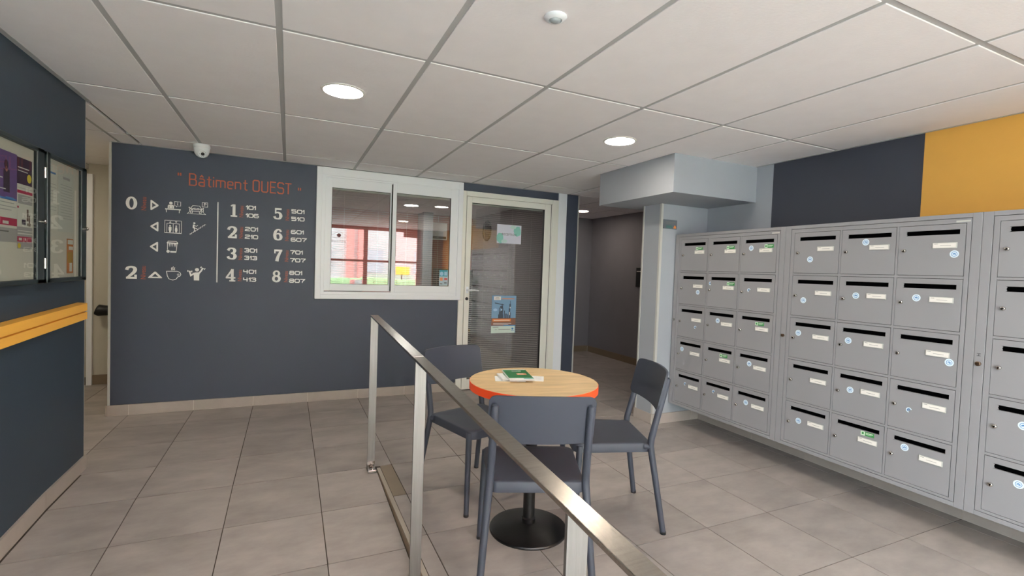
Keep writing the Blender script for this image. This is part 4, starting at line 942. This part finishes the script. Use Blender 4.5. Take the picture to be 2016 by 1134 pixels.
# leaflets
LW = mat('leaflet_white', (240, 242, 240), .35); LG = mat('leaflet_green', (34, 112, 62), .35); LT = mat('leaflet_teal', (120, 178, 170), .35)
def leaflet(x, y, z, rz, w_, d, n, kind, lab):
    b = MB()
    for k in range(n):
        o1, o2 = random.uniform(-.002, .002), random.uniform(-.002, .002)
        b.box(-w_/2+o1, w_/2+o1, -d/2+o2, d/2+o2, k*.0016, k*.0016+.0013, LW)
    T_ = n*.0016-.0002
    if kind == 'green':
        b.box(-w_/2+.001, w_/2-.001, -d/2+.028, d/2-.012, T_, T_+.0006, LG); b.box(-.018, .030, d/2-.046, d/2-.036, T_+.0006, T_+.0009, CARD)
        b.box(-.006, .044, -.018, .018, T_+.0006, T_+.0009, mat('leaflet_food', (206, 140, 110), .5)); b.box(0, .03, -.004, .010, T_+.0009, T_+.0012, mat('leaflet_food2', (236, 200, 180), .5))
        b.box(.01, w_/2-.002, -d/2+.006, -d/2+.024, T_, T_+.0005, LT)
        for q in xf(text_polys('MENU', .014), .006, d/2-.041): b.prism([(p[0], p[1]) for p in q], LG, T_+.0011, T_+.0009, lambda x_, z_, y_: (x_, z_, y_))
    elif kind == 'edge': b.box(-w_/2+.03, w_/2-.001, -d/2+.004, d/2-.004, T_, T_+.0005, LG)
    else:
        for k in range(5): b.box(-w_/2+.06+.0*k, w_/2-.012, -d/2+.02+k*.018, -d/2+.021+k*.018, T_, T_+.0003, GP)
    o = b.obj('leaflet'); o.location = (x, y, z); o.rotation_euler.z = rz
    return tag(o, lab, 'leaflet')
ZT = .7578
leaflet(1.025, 2.205, ZT, -.36, .15, .11, 2, 'edge', 'white and green leaflet at the left bottom of the pile on the table')
leaflet(1.125, 2.185, ZT, -.50, .145, .10, 3, 'white', 'plain white leaflet sticking out on the right of the pile')
leaflet(1.045, 2.225, ZT+.0049, -.20, .13, .15, 3, 'edge', 'green leaflet under the top leaflet of the pile')
leaflet(1.077, 2.226, ZT+.0099, -.24, .125, .230, 5, 'green', 'green menu leaflet lying on top of the pile on the table')

# ------------------------------------------------------------------ chairs
def chair():
    t = thing('cafe_chair', '', 'chair', group='dark grey cafe chairs around the table')
    r = .0160
    for s in (-1, 1):
        pts = [(s*.230, -.267, .004), (s*.2145, -.2305, .22), (s*.201, -.200, .40), (s*.1975, -.194, .44), (s*.196, -.197, .475), (s*.194, -.215, .55), (s*.191, -.250, .69), (s*.189, -.2705, .775), (s*.189, -.273, .784), (s*.189, -.274, .789)]
        b = MB(); b.tube(pts, [.0145, .0155, .0165, .017, .017, .0165, .016, .0155, .012, .004], CHAIR, n=16)
        b.tube([(s*.198, -.190, .435), (s*.188, -.165, .436)], [.015, .017], CHAIR, n=12); b.obj('leg', t)
        b = MB(); b.lathe([(.0148, 0), (.0155, .003), (.0150, .014)], BLACK, cx=s*.230, cy=-.267, n=14); b.obj('foot_cap', t.children[-1])
        b = MB(); b.tube([(s*.221, .188, .004), (s*.213, .180, .25), (s*.206, .173, .44)], [.0135, .015, .0165], CHAIR, n=16); b.obj('leg', t)
        b = MB(); b.lathe([(.0138, 0), (.0145, .003), (.014, .014)], BLACK, cx=s*.221, cy=.188, n=14); b.obj('foot_cap', t.children[-1])
    # seat : rounded slab, slightly dished, with skirt
    def outline(inset=0):
        P = []; hwf, hwb, yf, yb_ = .215-inset, .194-inset, .205-inset, -.203+inset
        rr = .045
        for (cx, cy, a0) in ((hwf-rr, yf-rr, 0), (-hwf+rr, yf-rr, 90), (-hwb+.03, yb_+.03, 180), (hwb-.03, yb_+.03, 270)):
            R_ = rr if cy > 0 else .03
            for k in range(7): a = math.radians(a0+k*15); P.append((cx+R_*math.cos(a), cy+R_*math.sin(a)))
        return P
    b = MB(); rings = []
    for (ins, z) in ((.008, .404), (.001, .406), (0, .411), (0, .446), (.002, .450), (.006, .4520), (.03, .4505), (.07, .4475), (.12, .4455)):
        rings.append([(p[0], p[1], z-(.004*(p[0]/.2)**2*0)) for p in outline(ins)])
    n = len(rings[0]); V = [v for R_ in rings for v in R_]; F = []
    for i in range(len(rings)-1):
        for k in range(n): F.append((i*n+k, i*n+(k+1) % n, (i+1)*n+(k+1) % n, (i+1)*n+k))
    F.append(tuple(reversed(range(n)))); F.append(tuple((len(rings)-1)*n+k for k in range(n)))
    b.add(V, F, CHAIR, True); b.obj('seat', t, sharp=50)
    # emblem on the rear skirt
    b = MB(); b.lathe([(.006, 0), (.006, .001), (.0045, .0012)], mat('chair_emblem', (112, 116, 124), .4), n=16, mtx=Matrix.Translation((.045, -.203, .428)) @ Matrix.Rotation(math.pi/2, 4, 'X')); b.obj('emblem', t)
    # backrest : curved panel
    b = MB(); nu, nv = 24, 12; V = []; 
    def pt(u, v, off):
        # u -1..1, v 0..1
        hw = .213; zb = .628-.006*(1-abs(u))*0+.018*(1-u*u)*.0; zt = .818+.006*(1-u*u)
        zlow = .622+.012*(u*u)*0
        r_c = .028
        x = u*hw; z = zlow+(zt-zlow)*v
        # rounded corners
        dx_ = max(0, abs(x)-(hw-r_c)); 
        if dx_ > 0:
            inset = r_c-math.sqrt(max(0, r_c*r_c-dx_*dx_)); z = max(zlow+inset, min(zt-inset, z))
        yy = -.232-(z-.72)*.235-.030*(1-(x/hw)**2)+off
        return (x, yy, z)
    for off in (0, -.012):
        for j in range(nv+1):
            for i in range(nu+1): 
                uu = math.sin((-1+2*i/nu)*math.pi/2)
                V.append(pt(uu, j/nv, off))
    F = []; st = (nu+1)*(nv+1)
    for j in range(nv):
        for i in range(nu):
            a = j*(nu+1)+i; F.append((a, a+1, a+nu+2, a+nu+1)); F.append((st+a, st+a+nu+1, st+a+nu+2, st+a+1))
    for i in range(nu): F.append((i, st+i, st+i+1, i+1)); a = nv*(nu+1)+i; F.append((a, a+1, st+a+1, st+a))
    for j in range(nv): a = j*(nu+1); F.append((a, a+nu+1, st+a+nu+1, st+a)); a = a+nu; F.append((a, st+a, st+a+nu+1, a+nu+1))
    b.add(V, F, CHAIR, True); b.obj('backrest', t, sharp=60)
    return t
c0 = chair()
CH = [((1.006, 1.896), -.356, 'dark grey plastic chair nearest the camera, seen from behind its backrest'),
      ((1.576, 2.162), 1.216, 'dark grey plastic chair on the right of the table, back towards the mailboxes'),
      ((1.018, 2.618), 3.481, 'dark grey plastic chair behind the handrail, facing the camera across the table')]
for i, ((x, y), a, lab) in enumerate(CH):
    o = c0 if i == 0 else dup(c0)
    o.location = (x, y, 0); o.rotation_euler.z = a; o['label'] = lab
